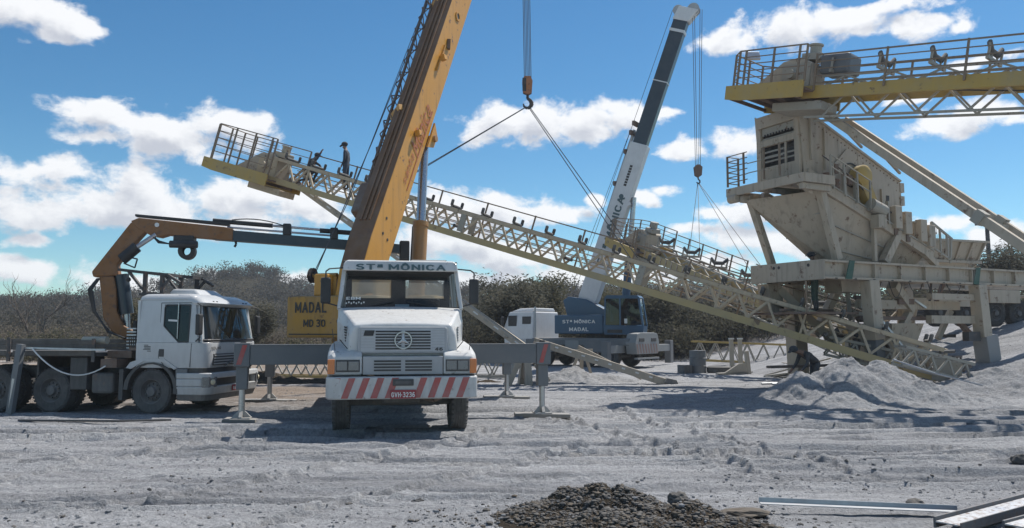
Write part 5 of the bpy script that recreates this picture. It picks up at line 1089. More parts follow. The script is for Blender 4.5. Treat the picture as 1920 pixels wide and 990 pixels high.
# ================================================================ conveyors (local x from tail to head, +y = side facing the camera)
def frame(A, B):
    x = (Vector(B) - Vector(A)).normalized(); y = Vector((0,0,1)).cross(x).normalized(); return x, y, x.cross(y)
_sh = {}
def shared(key, fn):
    if key not in _sh: _sh[key] = fn()
    return _sh[key]
def inst(name, me, parent, loc):
    o = link(name, me, parent); o.location = loc; return o
def idler_parts():
    f = MB().bar((0,-.5,.0),(0,.5,.0),.07,.06)
    for y in (-.44,.44): f.bar((0,y,0),(-.02,y*1.02,.26),.05,.05)
    for y in (-.19,.19): f.bar((0,y,0),(0,y,.13),.04,.04)
    r = MB().tube((0,-.17,.14),(0,.17,.14),.06,10)
    for s in (-1, 1): r.tube((0,s*.20,.13),(0,s*.44,.27),.06,10)
    return f.mesh('idler', TRUSS), r.mesh('roller', BELT)
IDL, ROL = idler_parts()
def guide_parts():
    f = MB().bar((0,-.46,-.02),(0,.46,-.02),.06,.05)
    for y in (-.44,.44): f.bar((0,y,-.02),(0,y,.05),.04,.04)
    r = MB().tube((0,-.36,.05),(0,.36,.05),.05,8)
    for y in (-.44,.44): r.lathe([(.04,.001),(.04,.035),(.07,.055),(.24,.055),(.27,.035),(.27,.001)], (0,y,0), (0,0,1), 10)
    return f.mesh('idler', TRUSS), r.mesh('roller', BELT)
GID, GRO = guide_parts()
def conveyor(label, A, B, W=1.0, depth=.8, mod=1.05, rails=(), rail_h=1.05, near_beam=None, far_beam=None, idl=1.2, head=2.7, cage=1.15, under=False, rail_step=1.9, walk=True, group='belt conveyors', i0=.4, tm=None):
    TRUSS = tm or globals()['TRUSS']; tk = TRUSS.name
    x, y, z = frame(A, B); L = (Vector(B) - Vector(A)).length
    o = link('conveyor', None); setm(o, x, y, z, A); tag(o, label, 'conveyor', group); h = W/2
    nb = near_beam or (TRUSS, .10, .20); fb = far_beam or (TRUSS, .10, .20)
    for yy, (m, w_, hh) in ((h, nb), (-h, fb)): MB().bar((0,yy,-hh/2+.1),(L,yy,-hh/2+.1), w_, hh).build('bottom_chord', m, o)
    if depth:
        for yy in (h,-h): MB().bar((0,yy,depth),(L,yy,depth),.10,.12).build('top_chord', TRUSS, o)
        bu_ = shared(('bu',depth,mod,tk), lambda: MB().bar((0,0,.10),(mod/2,0,depth-.06),.07,.07,up=(0,1,0)).mesh('brace', TRUSS)); bd_ = shared(('bd',depth,mod,tk), lambda: MB().bar((mod/2,0,depth-.06),(mod,0,.10),.07,.07,up=(0,1,0)).mesh('brace', TRUSS))
        xm = shared(('xm',W,tk), lambda: MB().bar((0,-h+.05,0),(0,h-.05,0),.07,.07).mesh('cross_member', TRUSS))
        for i in range(int(L/mod)):
            for yy in (h,-h): inst('brace', bu_, o, (i*mod,yy,0)); inst('brace', bd_, o, (i*mod,yy,0))
            inst('cross_member', xm, o, (i*mod+mod/2,0,depth)); inst('cross_member', xm, o, (i*mod,0,.0))
    zt = depth if depth else .12
    if under:
        for yy in (-h+.12, h-.25): MB().bar((0,yy,-.72),(L,yy,-.72),.06,.06).build('lower_chord', TRUSS, o)
        d_ = shared(('ud',mod), lambda: MB().bar((0,0,-.70),(mod/2,0,-.05),.05,.05,up=(0,1,0)).mesh('brace', TRUSS)); e_ = shared(('ue',mod), lambda: MB().bar((mod/2,0,-.05),(mod,0,-.70),.05,.05,up=(0,1,0)).mesh('brace', TRUSS))
        u_ = shared(('uu',mod), lambda: MB().bar((0,0,.10),(mod/2,0,.36),.05,.05,up=(0,1,0)).mesh('brace', TRUSS)); v_ = shared(('uv',mod), lambda: MB().bar((mod/2,0,.36),(mod,0,.10),.05,.05,up=(0,1,0)).mesh('brace', TRUSS))
        MB().bar((0,-h+.12,.38),(L,-h+.12,.38),.07,.06).build('idler_rail', TRUSS, o); MB().bar((0,h-.12,.38),(L-.5,h-.12,.38),.07,.06).build('idler_rail', TRUSS, o)
        for i in range(int(L/mod)):
            for yy in (-h+.12, h-.25): inst('brace', d_, o, (i*mod,yy,0)); inst('brace', e_, o, (i*mod,yy,0))
            for yy in (-h+.12, h-.12): inst('brace', u_, o, (i*mod,yy,0)); inst('brace', v_, o, (i*mod,yy,0))
        zt = .42
    k = i0
    while k < L-.3:
        i_ = inst('idler', IDL if under else GID, o, (k,0,zt+.08)); i_.scale = (1,1,1.35 if under else 1.0); link('roller', ROL if under else GRO, i_); k += idl
    if walk: 
        for s in [r[0] for r in rails]:
            if s < 0: 
                y0, y1 = sorted((s*(h+.06), s*(h+.62))); MB().bx(.2,L,y0,y1,.02,.06).build('walkway', RUSTY, o)
    for (s, n, x0, x1, off) in rails:
        yy = s*(h+off); z0 = .02 if not under else -.05
        po = shared(('po',rail_h), lambda: MB().bar((0,0,0),(0,0,rail_h),.05,.05).mesh('rail_post', RAIL)); k = x0
        while k <= x1+.01: inst('rail_post', po, o, (k,yy,z0)); k += rail_step
        for j in range(n): 
            zz = z0 + rail_h - .03 - j*(rail_h-.12)/max(1,n-1 if n < 3 else n-.4); MB().tube((x0,yy,zz),(x1,yy,zz),.024 if j == 0 else .017,6).build('handrail', RAIL, o)
    # head platform with a barred cage
    hw_ = h+.62; x0, x1 = L-.35, L+head
    MB().bx(x0,x1-.1,-hw_+.05,hw_-.05,-.08,-.03).build('head_floor', RUSTY, o)
    for s in (-1, 1): MB().prism([(x0,-.32),(x1-.5,-.32),(x1,-.27),(x1,.12),(x0,.14)], s*hw_-.03, s*hw_+.03).build('head_side_beam', CYEL, o)
    MB().bx(x1-.05,x1,-hw_+.03,hw_-.03,-.06,.09).build('head_end_beam', CYEL, o)
    for k in range(5): MB().bar((x0+.4+k*.5,-hw_+.04,-.20),(x0+.4+k*.5,hw_-.04,-.20),.06,.10).build('floor_joist', RUSTY, o)
    MB().bx(L-.6,L+.9,-h,h,-.55,-.31).build('discharge_chute', TRUSS, o, bevel=.02)
    cg = MB()
    ring = [(x0,hw_),(x1-.35,hw_),(x1,hw_-.35),(x1,-hw_+.35),(x1-.35,-hw_),(x0,-hw_)]
    ps = [(x0,hw_),(x0+.22,hw_),(x0+1.0,hw_),(x0+1.9,hw_),(x1-.35,hw_),(x1,hw_-.35),(x1,0),(x1,-hw_+.35),(x1-.35,-hw_),(x0+1.9,-hw_),(x0+1.0,-hw_),(x0,-hw_)]
    pm = shared(('cp',cage), lambda: MB().bar((0,0,0),(0,0,cage),.05,.05).mesh('cage_post', RAIL))
    for p in ps: inst('cage_post', pm, o, (p[0],p[1],.1))
    for j in range(5):
        zz = .1 + cage - j*cage/5.2
        MB().path([(p[0],p[1],zz) for p in ring], .022 if j == 0 else .016, 6).build('cage_rail', RAIL, o)
    hs = MB().prism([(L+1.75,.0),(L+1.75,.12),(L+.75,.88),(L+.25,.98),(L-.15,.8),(L-.2,.0)], -h+.08, h-.08).build('drum_housing', CREAM, o, bevel=.03)
    MB().tube((L+.35,h-.07,.45),(L+.35,h+.22,.45),.13,16).build('drum_bearing', TRUSS, hs); MB().bx(L-.15,L+.7,h-.07,h+.0,.1,.75).build('bearing_plate', TRUSS, hs)
    gb = MB().bx(L-.30,L+.25,-.2,.3,.9,1.1); gb.tube((L+.0,0,1.1),(L+.0,0,1.34),.16,16); gb.tube((L+.0,0,1.34),(L+.0,0,1.40),.2,16); gb.build('gear_motor', TRUSS, o, bevel=.015)
    return o, x, y, z, L
LA, LB = (12.2,23.38,.46), (-9.1,30.66,7.56)
CV1, cx, cy, cz, CL1 = conveyor('long pale lattice conveyor sloping up from right to left, lifted by the orange crane', LA, LB, rails=((-1,3,2.0,23.0,.55),), rail_h=1.42, near_beam=(CYEL2,.10,.22), far_beam=(CYEL2,.10,.2), idl=1.2, cage=1.4, mod=.9, tm=TRUSSY)
for zz, yy in ((.45,-.5),(.62,-1.05),(.30,-1.05)): MB().tube((1.5,yy,zz),(CL1,yy,zz),.022,6).build('longitudinal_rail', TRUSSY, CV1)
for k in range(9): MB().bar((2.6*k+1.2,.5,.1),(2.6*k+1.2,.5,.8),.06,.06).build('upright', TRUSSY, CV1)
def lc_(x, y=0., z=0.): return Vector(LA) + cx*x + cy*y + cz*z
for k in range(5): MB().tube((3.1+4.2*k,-.42,.28),(3.1+4.2*k,.42,.28),.06,10).build('return_roller', BELT, CV1)
for xx in (8.9, 15.4): 
    for s in (-.5,.5): MB().bx(xx-.1,xx+.1,s-.055,s+.055,.12,.74).build('splice_plate', TRUSS, CV1)
# tail end frame
MB().prism([(-.7,-.05),(.1,-.1),(.2,.5),(-.5,.55)], .56,.60).build('tail_plate', TRUSS, CV1); MB().tube((-.3,-.5,.3),(-.3,.5,.3),.22,16).build('tail_drum', RUSTY, CV1)
# hinged support legs of the long conveyor
CI = CV1.matrix_basis.inverted()
for k, off in enumerate((0.,.38)):
    p, q = Vector((-8.25,30.35+off,7.33)), Vector((.55+.1*k,26.5+off,1.08))
    lg_ = MB().bar(CI@p, CI@q, .13, .20).build('support_leg', CREAM, CV1, bevel=.01)
    for i in range(24): 
        m = p.lerp(q, (i+.7)/25); MB().bar(CI@(m+Vector((0,-.066,.02))), CI@(m+(q-p)*.018+Vector((0,-.066,.02))), .012, .05).build('leg_lacing', LETW if i % 2 else TRUSS, lg_)
MB().tube(CI@Vector((-8.35,30.0,7.45)), CI@Vector((-8.35,31.2,7.45)), .14, 14).build('leg_hinge', RUSTY, CV1)
TA, TB = (18.9,11.05,6.07), (8.55,22.4,8.53)
CV2, tx, ty, tz, CL2 = conveyor('yellow sided feed conveyor entering from the upper right above the screen box', TA, TB, W=.95, depth=0, mod=1.25, rails=((1,5,3.6,15.2,.10),(-1,2,3.6,15.2,.55)), rail_h=1.02, near_beam=(CYEL,.10,.34), far_beam=(CYEL,.10,.3), idl=1.3, head=2.1, cage=1.02, under=True, rail_step=1.93, i0=.5)
TI2 = CV2.matrix_basis.inverted()
fl = MB().bx(-.2,.2,-.04,.04,-.14,.14).build('floodlight', GALV, CV2, bevel=.01); fl.matrix_local = TI2 @ (Matrix.Translation((7.25,23.45,10.0)) @ Matrix.Rotation(R(-25),4,'X'))
mtr = MB().bx(CL2-1.2,CL2-.35,-.4,.36,.45,1.0).build('motor_guard', OUTR, CV2, bevel=.08)
for off in (0.,1.55):
    a = Vector((9.05+off*.6,22.75+off*.5,8.05)); b = Vector((13.9+off*.74,14.15+off*.67,-.1))
    sg_ = MB().bar(TI2@a, TI2@b, .16, .22).build('support_strut', CREAM, CV2, bevel=.015)
    m = a.lerp(b,.44); MB().bar(TI2@(m-(b-a).normalized()*.12), TI2@(m+(b-a).normalized()*.12), .24, .32).build('strut_joint', TRUSS, sg_)
m0 = Vector((9.05,22.75,8.05)).lerp(Vector((13.9,14.15,-.1)),.46); m1 = m0 + Vector((1.05,.92,0)); MB().bar(TI2@m0, TI2@m1, .1,.1).build('strut_tie', CREAM, CV2)
for k in range(2): 
    a = Vector((9.05,22.75,8.05)).lerp(Vector((13.9,14.15,-.1)),.05+.12*k); MB().bar(TI2@a, TI2@(a+Vector((1.0,.85,-.5))), .06,.06).build('strut_tie', CREAM, CV2)
cable('drooping_cable', [TI2@v for v in arc((11.0,19.5,7.75),(16.5,13.5,6.2),.12,10)], .02, CV2, HOSE)
RA, RB = (11.9,26.9,1.35), (6.55,37.9,5.55)
CV3, qx, qy, qz, CL3 = conveyor('rear conveyor with yellow beam and guard rails, held by the navy boomed crane', RA, RB, W=1.0, depth=0, mod=1.0, rails=((-1,4,1.,6.9,.5),(-1,4,7.4,12.3,.5)), rail_h=1.05, near_beam=(CYEL2,.10,.34), far_beam=(CYEL2,.10,.3), idl=1.9, head=2.2, cage=1.0, under=True, rail_step=1.0)
vst = MB().bx(-.03,.03,0,.03,-.24,.10).mesh('stiffener', CREAM)
for i in range(int(CL3/.42)): inst('stiffener', vst, CV3, (.3+i*.42,.552,0))
# wire slings
def sling(label, pts, r=.016, off=.07):
    b = MB(); 
    for s in (-1, 1): b.path([Vector(p) + Vector((s*off*f, 0, s*off*f)) for p, f in pts], r, 5)
    return tag(b.build('wire_sling', STEEL), label, 'sling', 'wire slings')
sling('wire sling from the large hook down to the left behind the orange boom', [((.52,28.6,9.9),.2),(lc_(18.6,.5,.85),1.)])
sling('wire sling from the large hook down to the right onto the long conveyor', [((.62,28.6,9.9),.2),(lc_(9.2,.5,.85),1.)])
def rc_(x, y=0., z=0.): return Vector(RA) + qx*x + qy*y + qz*z
sling('wire sling from the small hook to the head end of the rear conveyor', [((8.98,38.2,8.88),.1),(rc_(9.6,0,.3),4.)], .014)
sling('wire sling from the small hook down to the lower end of the rear conveyor', [((9.02,38.2,8.88),.1),(rc_(4.6,0,.3),3.)], .014)
# ================================================================ screening plant (x along its chassis, y to the back left)
PO = (8.95,23.0,0)
PLT = thing('screening_plant', 'large dusty cream screening plant with inclined screen box on a legged chassis', 'screening plant', PO, 27)
PB = lambda: MB()
# chassis beams
for yy in (0.,2.55):
    c_ = MB().bx(-.05,10.6,yy-.02,yy+.02,3.33,3.75); c_.bx(-.05,10.6,yy-.14,yy+.14,3.75,3.81); c_.bx(-.05,10.6,yy-.14,yy+.14,3.27,3.33)
    cb_ = c_.build('chassis_beam', CREAM, PLT)
    for k in range(9): MB().bx(.9+1.15*k,.93+1.15*k,yy-.135,yy-.021,3.331,3.749).build('web_stiffener', CREAM, cb_)
    for k in range(12): MB().bx(.35+.8*k,.45+.8*k,yy-.142,yy-.10,3.262,3.30).build('bolt_plate', LETB, cb_)
en = MB().bx(-.12,-.06,-.16,2.75,3.24,3.82).build('chassis_end', CREAM, PLT, bevel=.01)
for y_ in (1.55,1.75,.4): MB().tube((-.125,y_,3.68),(-.13,y_,3.68),.05,10).build('pin_hole', LETB, en)
MB().bx(-.04,1.9,.15,2.4,3.55,3.60).build('deck_plate', CREAM, PLT)
for xx in (2.4,4.6,6.9,9.2): MB().bx(xx-.08,xx+.08,.03,2.52,3.4,3.7).build('cross_beam', CREAM, PLT)
# screen box: side plates follow the incline, vertical discharge end
sl_ = math.tan(R(21.))
def tp(x): return 8.25 - (x+.15)*sl_*1.08
for yy in (.40,2.15):
    sd = MB().prism([(-.35,8.46),(-.05,8.3),(4.0,tp(4.0)),(4.06,5.85),(4.0,4.92),(3.3,5.05),(-.1,6.40),(-.2,6.40)], yy-.02,yy+.02).build('screen_side', CREAM, PLT)
    if yy < 1:
        for x_, w_ in ((.05,.07),(.62,.05),(2.62,.06),(3.05,.06)): MB().bx(x_,x_+w_,yy-.09,yy-.021,tp(x_)-(1.35 if x_ < 2.5 else 1.5),tp(x_)-(.1 if x_ < 2.5 else .75)).build('side_rib', CREAM, sd)
        MB().bar((-.05,yy-.05,8.27),(4.0,yy-.05,tp(4.0)-.03),.06,.06).build('top_flange', CREAM, sd); MB().bar((-.1,yy-.06,6.48),(4.0,yy-.06,4.98),.10,.12).build('bottom_flange', CREAM, sd)
        MB().bar((1.05,yy-.05,6.75),(1.6,yy-.05,7.25),.06,.1).build('stiffener', CREAM, sd)
        for k in range(26): MB().lathe([(0,.022),(.018,.018),(.02,.001)],(.0+.155*k,yy-.02,tp(.155*k)-.14),(0,-1,0),6).build('bolt', RUSTY, sd)
        for x_ in (1.25,2.1): MB().bx(x_,x_+.014,yy-.028,yy-.021,tp(x_)-1.3,tp(x_)-.08).build('weld_seam', TRUSS, sd)
        for k in range(2): MB().bx(3.98,4.16,yy-.05,yy+.12,6.15-.42*k,6.45-.42*k).build('end_lug', CREAM, sd)
        MB().bx(3.32,3.46,yy-.03,yy-.021,5.8,6.0).build('slot', LETB, sd)
# discharge end face (plane x about -.25)
ef = MB(); 
for y0, y1 in ((.42,.60),(1.95,2.13)): ef.bx(-.34,-.22,y0,y1,6.35,8.30)
ef.bx(-.36,-.20,.42,2.13,8.05,8.42); ef.bx(-.33,-.20,.60,1.95,7.45,7.66); ef.bx(-.33,-.20,.60,1.95,6.40,6.80); 
eo = ef.build('discharge_end', CREAM, PLT, bevel=.01)
MB().bx(-.05,.0,.45,2.1,6.4,8.3).build('screen_back_panel', BELT, eo)
for z0, z1, y0, y1 in ((7.80,8.04,.62,1.94),(7.68,7.72,.62,1.94),(6.95,7.0,.62,1.94),(7.1,7.15,.62,1.94),(7.25,7.3,1.0,1.94)): MB().bx(-.28,-.24,y0,y1,z0,z1).build('end_slat', TRUSS, eo)
MB().bx(-.30,-.26,.95,1.02,6.8,7.45).build('end_strut', CREAM, eo)
for k in range(10): MB().bx(-.31,-.285,.70+.12*k,.75+.12*k,7.78,7.84).build('bolt_plate', LETB, eo)
MB().prism([(-.1,8.25),(3.9,tp(3.9)),(3.9,tp(3.9)-.05),(-.1,8.2)], .45,2.1).build('dust_cover', BELT, eo)
MB().prism([(-.1,7.4),(3.95,6.0),(3.95,5.95),(-.1,7.35)], .45,2.1).build('screen_deck', BELT, eo)
MB().bx(3.9,4.0,.45,2.1,5.3,6.5).build('screen_rear_panel', CREAM, eo)
# service platform round the discharge end with cage rail
wp = MB().prism([(-.95,-.25),(.2,-.25),(.2,.1),(-.4,.38),(-.4,2.15),(-.5,2.85),(-.95,2.85)], 6.12,6.17,'z').build('service_platform', CREAM, PLT)
MB().bx(-.96,-.90,-.28,2.86,5.98,6.24).build('platform_edge', CREAM, wp); MB().bx(-.9,.3,-.30,-.25,5.98,6.24).build('platform_edge', CREAM, wp); MB().bx(-.9,-.5,2.85,2.9,5.98,6.24).build('platform_edge', CREAM, wp)
for yy in (-.1,.7,1.6,2.5): MB().bx(-.9,.3,yy-.05,yy+.05,5.98,6.11).build('platform_joist', CREAM, wp)
rp = [(-.92,.62),(-.92,1.25),(-.92,2.1),(-.92,2.82),(-.45,2.84)]
for p in rp: MB().bar((p[0],p[1],6.3),(p[0],p[1],7.28),.05).build('rail_post', RAIL, wp)
for j in range(6): MB().path([(-.92,1.95,6.42+.17*j),(-.92,2.82,6.42+.17*j),(-.45,2.84,6.42+.17*j)],.016).build('guard_rail', RAIL, wp)
for j in range(2): MB().path([(-.92,.5,6.6+.3*j),(-.92,1.95,6.6+.3*j)],.016).build('guard_rail', TRUSS, wp)
# inclined sub frame and posts
for yy in (.1,2.4):
    sf = MB().bar((.1,yy,6.02),(5.0,yy,4.15),.16,.28).build('sub_frame_beam', CREAM, PLT, bevel=.01)
    MB().bar((.15,yy-.09,6.16),(5.0,yy-.09,4.30),.05,.04).build('beam_flange', TRUSS, sf)
for (p, q, w_) in (((-.6,2.25,6.0),(.35,2.3,3.85),.20),((.1,.1,5.95),(.75,.1,3.85),.22),((3.4,.1,4.75),(2.75,.1,3.85),.24),((2.35,.1,5.0),(2.35,.1,3.85),.12),((4.6,.1,4.25),(5.2,.1,3.85),.18),((3.3,2.4,4.8),(3.3,2.4,3.85),.2),((-.85,.0,6.0),(-.3,.05,5.75),.12)):
    MB().bar(p, q, w_, w_).build('post', CREAM, PLT, bevel=.01)
MB().bx(-.9,.25,-.2,-.06,5.80,5.97).build('platform_beam', CREAM, PLT)
MB().bar((-.85,2.3,5.85),(.2,2.3,5.85),.16,.2).build('platform_beam', CREAM, PLT)
MB().tube((-.9,2.75,5.9),(-.9,2.4,5.9),.14,14).build('vibrator_mount', CREAM, PLT)
# under-screen hopper
hp_ = MB().loft([[(-.75,2.3,5.82),(.05,.12,5.86),(3.3,.12,4.72),(3.3,2.3,4.72)],[(1.75,1.6,3.7),(1.3,.5,3.62),(3.0,.5,3.62),(3.0,1.6,3.7)],[(1.8,1.5,2.95),(1.6,.7,2.95),(2.7,.7,2.95),(2.7,1.5,2.95)]]).build('under_hopper', CREAM, PLT)
MB().bar((.04,.10,5.84),(1.3,.485,3.64),.05,.05).build('hopper_seam', TRUSS, hp_)
for f_ in (.28,.55,.8): MB().bar(Vector((-.75,2.3,5.82)).lerp(Vector((1.75,1.6,3.7)),f_)-Vector((.02,0,0)), Vector((.05,.12,5.86)).lerp(Vector((1.3,.5,3.62)),f_)-Vector((.02,.01,0)), .03,.035).build('hopper_seam', TRUSS, hp_)
for f_ in (.4,.75): MB().bar(Vector((.05,.12,5.86)).lerp(Vector((1.3,.5,3.62)),f_)-Vector((0,.02,0)), Vector((3.3,.12,4.72)).lerp(Vector((3.0,.5,3.62)),f_)-Vector((0,.02,0)), .03,.03).build('hopper_seam', TRUSS, hp_)
MB().loft([[(3.35,.3,4.7),(4.9,.3,4.15),(4.9,2.2,4.15),(3.35,2.2,4.7)],[(3.6,.7,3.4),(4.3,.7,3.4),(4.3,1.8,3.4),(3.6,1.8,3.4)]]).build('rear_hopper', CREAM, PLT)
# drive: motor, guard, brackets
gd = MB().lathe([(0,.33),(.30,.33),(.34,.28),(.34,.001)], (1.95,.32,6.45), (0,-1,0), 28).build('flywheel_guard', CYEL, PLT, smooth=True)
MB().prism([(1.75,6.2),(2.2,6.2),(2.42,5.75),(2.1,5.6)], -.0,.28).build('guard_skirt', CYEL, gd)
MB().lathe([(0,.38),(.02,.38),(.02,.34),(0,.34)], (1.75,.36,6.5), (0,-1,0), 28).build('guard_ring', LETB, gd)
mt = MB().tube((2.0,-.10,5.55),(2.55,-.10,5.38),.2,18).build('motor', TRUSS, PLT)
MB().bx(2.15,2.5,-.25,.05,4.85,5.25).build('motor_bracket', CREAM, mt)
for x_ in (.55,1.05,1.5,2.9,3.35,3.8): MB().bar((x_,.02,tp(x_)-1.25),(x_+.02,.02,6.1-(x_-.1)*.385),.06,.10).build('spring_post', TRUSS, PLT); 
for x_ in (.4,.8,2.75,3.2): MB().lathe([(0,.09),(.05,.10),(.10,.08),(.15,.10),(.2,.08),(.25,.10),(.30,.09)], (x_,.1,6.22-(x_-.1)*.385), (0,0,1), 14).build('spring', RUSTY, PLT)
for j in range(2): MB().tube((.3,-.15,6.55+.35*j),(2.0,-.15,5.90+.35*j),.02).build('guard_rail', TRUSS, PLT)
for x_ in (.3,.85,1.4,1.95): MB().bar((x_,-.15,6.05-(x_-.1)*.385),(x_,-.15,6.95-(x_-.1)*.385),.05).build('rail_post', TRUSS, PLT)
for x_, z_ in ((3.1,5.35),(3.55,5.2),(4.25,5.0),(4.65,4.85)): MB().bx(x_,x_+.30,-.12,.1,z_-.45,z_+.25).build('bracket_box', CREAM, PLT, bevel=.02)
for x_, z_ in ((4.35,5.15),(5.0,4.85)): 
    MB().bx(x_-.12,x_+.12,.1,.4,z_-.7,z_).build('end_post', CREAM, PLT); MB().bx(x_-.2,x_+.2,.03,.47,z_,z_+.05).build('post_cap', CREAM, PLT)
er = MB()
for a, b in (((5.2,.2,4.35),(5.2,.2,5.25)),((5.6,.2,4.2),(5.6,.2,5.05)),((5.95,.2,4.05),(5.95,.2,4.85)),((6.05,.2,3.95),(6.15,.2,4.75)),((5.2,.2,5.25),(6.2,.2,4.75)),((5.2,.2,4.45),(6.1,.2,4.05))): er.bar(a,b,.06)
er.build('end_guard', TRUSS, PLT)
for k in range(9): MB().tube((5.25+.1*k,.2,4.42-.045*k),(5.25+.1*k,.2,5.20-.048*k),.008,5).build('guard_bar', TRUSS, PLT)
# legs, braces, lower platform
def gl(x, y): 
    p = PLT.matrix_basis @ Vector((x,y,0)); return gz(p.x,p.y)
for (x_, y_, zb, w_, m) in ((1.95,.0,1.5,.42,CREAM),(7.1,.0,gl(7.4,0)+.82,.42,CREAM),(1.5,2.55,.0,.5,CREAM),(6.9,2.55,.3,.42,CREAM),(.5,2.6,2.2,.55,CREAM)):
    l_ = MB().bar((x_,y_,3.27),(x_+.12,y_-.03,zb),w_,w_*.9,up=(0,1,0)).build('leg', m, PLT, bevel=.015)
    if x_ == 1.95: MB().bar((x_+.12,y_-.02,1.5),(x_+.25,y_-.05,-.1),.36,.34,up=(0,1,0)).build('leg_extension', OUTR, l_)
    if x_ == 7.1: MB().bx(x_-.75,x_-.15,-.12,.1,gl(7,0)+.75,gl(7,0)+1.05).build('leg_bracket', DARK, l_)
for (p, q, w_) in (((.7,2.5,3.2),(1.9,1.2,1.3),.3),((3.6,.5,3.2),(4.5,.6,2.45),.34),((4.6,.6,2.5),(3.3,.6,.9),.22),((3.3,2.3,3.2),(2.2,2.4,1.6),.26),((2.2,.2,2.45),(3.0,.2,1.2),.16),((5.0,1.2,3.1),(4.9,1.2,1.4),.25),((3.6,1.2,2.2),(3.2,1.2,-.1),.34)):
    MB().bar(p,q,w_,w_*.8).build('brace', CREAM, PLT, bevel=.01)
for (x0,x1,y_,z0,z1,m) in ((2.15,6.9,.6,2.45,2.72,CREAM),(2.15,6.9,.62,2.1,2.22,RUSTY),(4.8,7.0,.1,2.75,2.95,CREAM),(4.8,7.0,.15,2.0,2.25,CREAM),(-.3,1.8,1.3,2.35,2.43,RUSTY),(-.2,3.6,2.0,.62,.7,RUSTY)):
    MB().bx(x0,x1,y_-.1,y_+.1,z0,z1).build('cross_rail', m, PLT)
lp = MB().bx(-.35,1.75,.25,2.45,2.26,2.32).build('lower_platform', RUSTY, PLT)
MB().path([(-.35,.3,2.3),(-.35,.3,3.2)],.03).build('platform_post', RAIL, lp)
MB().loft([[(3.4,.4,2.0),(4.9,.4,2.0),(4.9,2.2,2.0),(3.4,2.2,2.0)],[(3.8,.8,.6),(4.6,.8,.6),(4.6,1.9,.6),(3.8,1.9,.6)]]).build('lower_chute', CREAM, PLT)
for a, b in (((2.4,-.05,2.05),(3.4,-.05,1.15)),((4.55,.45,2.75),(5.1,.45,2.5))): MB().bar(a,b,.05,.07).build('bright_strip', GALV, PLT)
rj = random.Random(12)
for k in range(46):
    x_ = rj.uniform(1.9,7.0); y_ = rj.uniform(.35,2.4); z_ = rj.uniform(.3,2.9); L_ = rj.uniform(.3,1.3); an = rj.choice((0,0,90,90,35,-35,55)); dx, dz = L_*math.cos(R(an)), L_*math.sin(R(an))
    m_ = rj.choice((RUSTY, TRUSS, DARK, CREAM, DARK))
    if k % 3: MB().bar((x_,y_,z_),(x_+dx,y_+rj.uniform(-.3,.3),z_+dz),rj.uniform(.05,.16),rj.uniform(.05,.2)).build('brace', m_, PLT)
    else: MB().tube((x_,y_,z_),(x_+dx,y_+rj.uniform(-.2,.2),z_+dz),rj.uniform(.025,.09),8).build('pipe', m_, PLT)
for k in range(5): MB().path(arc((1.9+k*.9,.0,3.3),(2.6+k*.95,.1,3.25),.35+.15*(k%2),8),.012,5).build('cable', HOSE, PLT)
for k, (x_, z_) in enumerate(((.62,6.9),(1.2,6.62),(3.15,5.2),(3.7,5.02))): MB().bx(x_,x_+.16,-.02,.06,z_-.5,z_-.22).build('junction_box', RUSTY, PLT)
MB().path([(.2,.05,6.9),(1.4,.03,6.35),(2.3,.03,5.7),(3.6,.03,5.2)],.022,6).build('conduit', DARK, PLT)
GRN = paint('green_sheet', (.05,.12,.09), .8, dust=.3, low=.1)
for x_ in (.75,6.65): MB().prism([(x_,3.27),(x_+.28,3.27),(x_+.42,3.82),(x_+.2,3.82)], -.165,-.145).build('green_strap', GRN, PLT)
# concrete block under the far right leg
pb_ = PLT.matrix_basis @ Vector((7.5,.0,0)); o = MB().bar((0,0,-.2),(0,0,.86),.62,.5,up=(0,1,0)).build('concrete_block', CONC, None, bevel=.02); o.location = (pb_.x,pb_.y,gz(pb_.x,pb_.y)); o.rotation_euler = (R(-2),R(-6),R(27)); tag(o, 'grey concrete block standing under the right leg of the screening plant', 'concrete block')
# ---- second trailer plant behind on the right: hopper, frame and dual wheels
FO = PLT.matrix_basis @ Vector((6.3,3.9,0))
FT = thing('feeder_trailer', 'cream feed hopper trailer with dark wheels behind the plant on the right', 'trailer', (16.6,29.6,1.92), 20)
MB().loft([[(-1.15,.2,2.45),(1.2,.2,2.45),(1.2,2.2,2.45),(-1.15,2.2,2.45)],[(-1.3,-.1,3.15),(1.35,-.1,3.15),(1.35,2.4,3.15),(-1.3,2.4,3.15)]],cap=False).build('hopper', CREAM, FT)
for k in range(5): MB().bar((-1.1+.55*k,.17,2.47),(-1.2+.6*k,-.13,3.12),.07,.07).build('hopper_rib', CREAM, FT)
MB().bar((-1.35,-.14,3.17),(1.4,-.14,3.17),.10,.08).build('hopper_rim', CREAM, FT); MB().bar((-1.2,.14,2.42),(1.25,.14,2.42),.12,.10).build('hopper_rim', CREAM, FT)
MB().bx(-2.2,6.5,.2,.4,1.55,2.1).build('trailer_beam', CREAM, FT); MB().bx(-2.2,6.5,1.9,2.1,1.55,2.1).build('trailer_beam', CREAM, FT)
MB().bx(-1.6,.8,.3,2.0,2.1,2.4).build('feeder', CREAM, FT); MB().bx(1.6,3.2,.1,.3,.9,1.4).build('locker', CREAM, FT, bevel=.02); MB().bx(-2.0,1.4,.25,.45,.75,1.05).build('lower_beam', CREAM, FT)
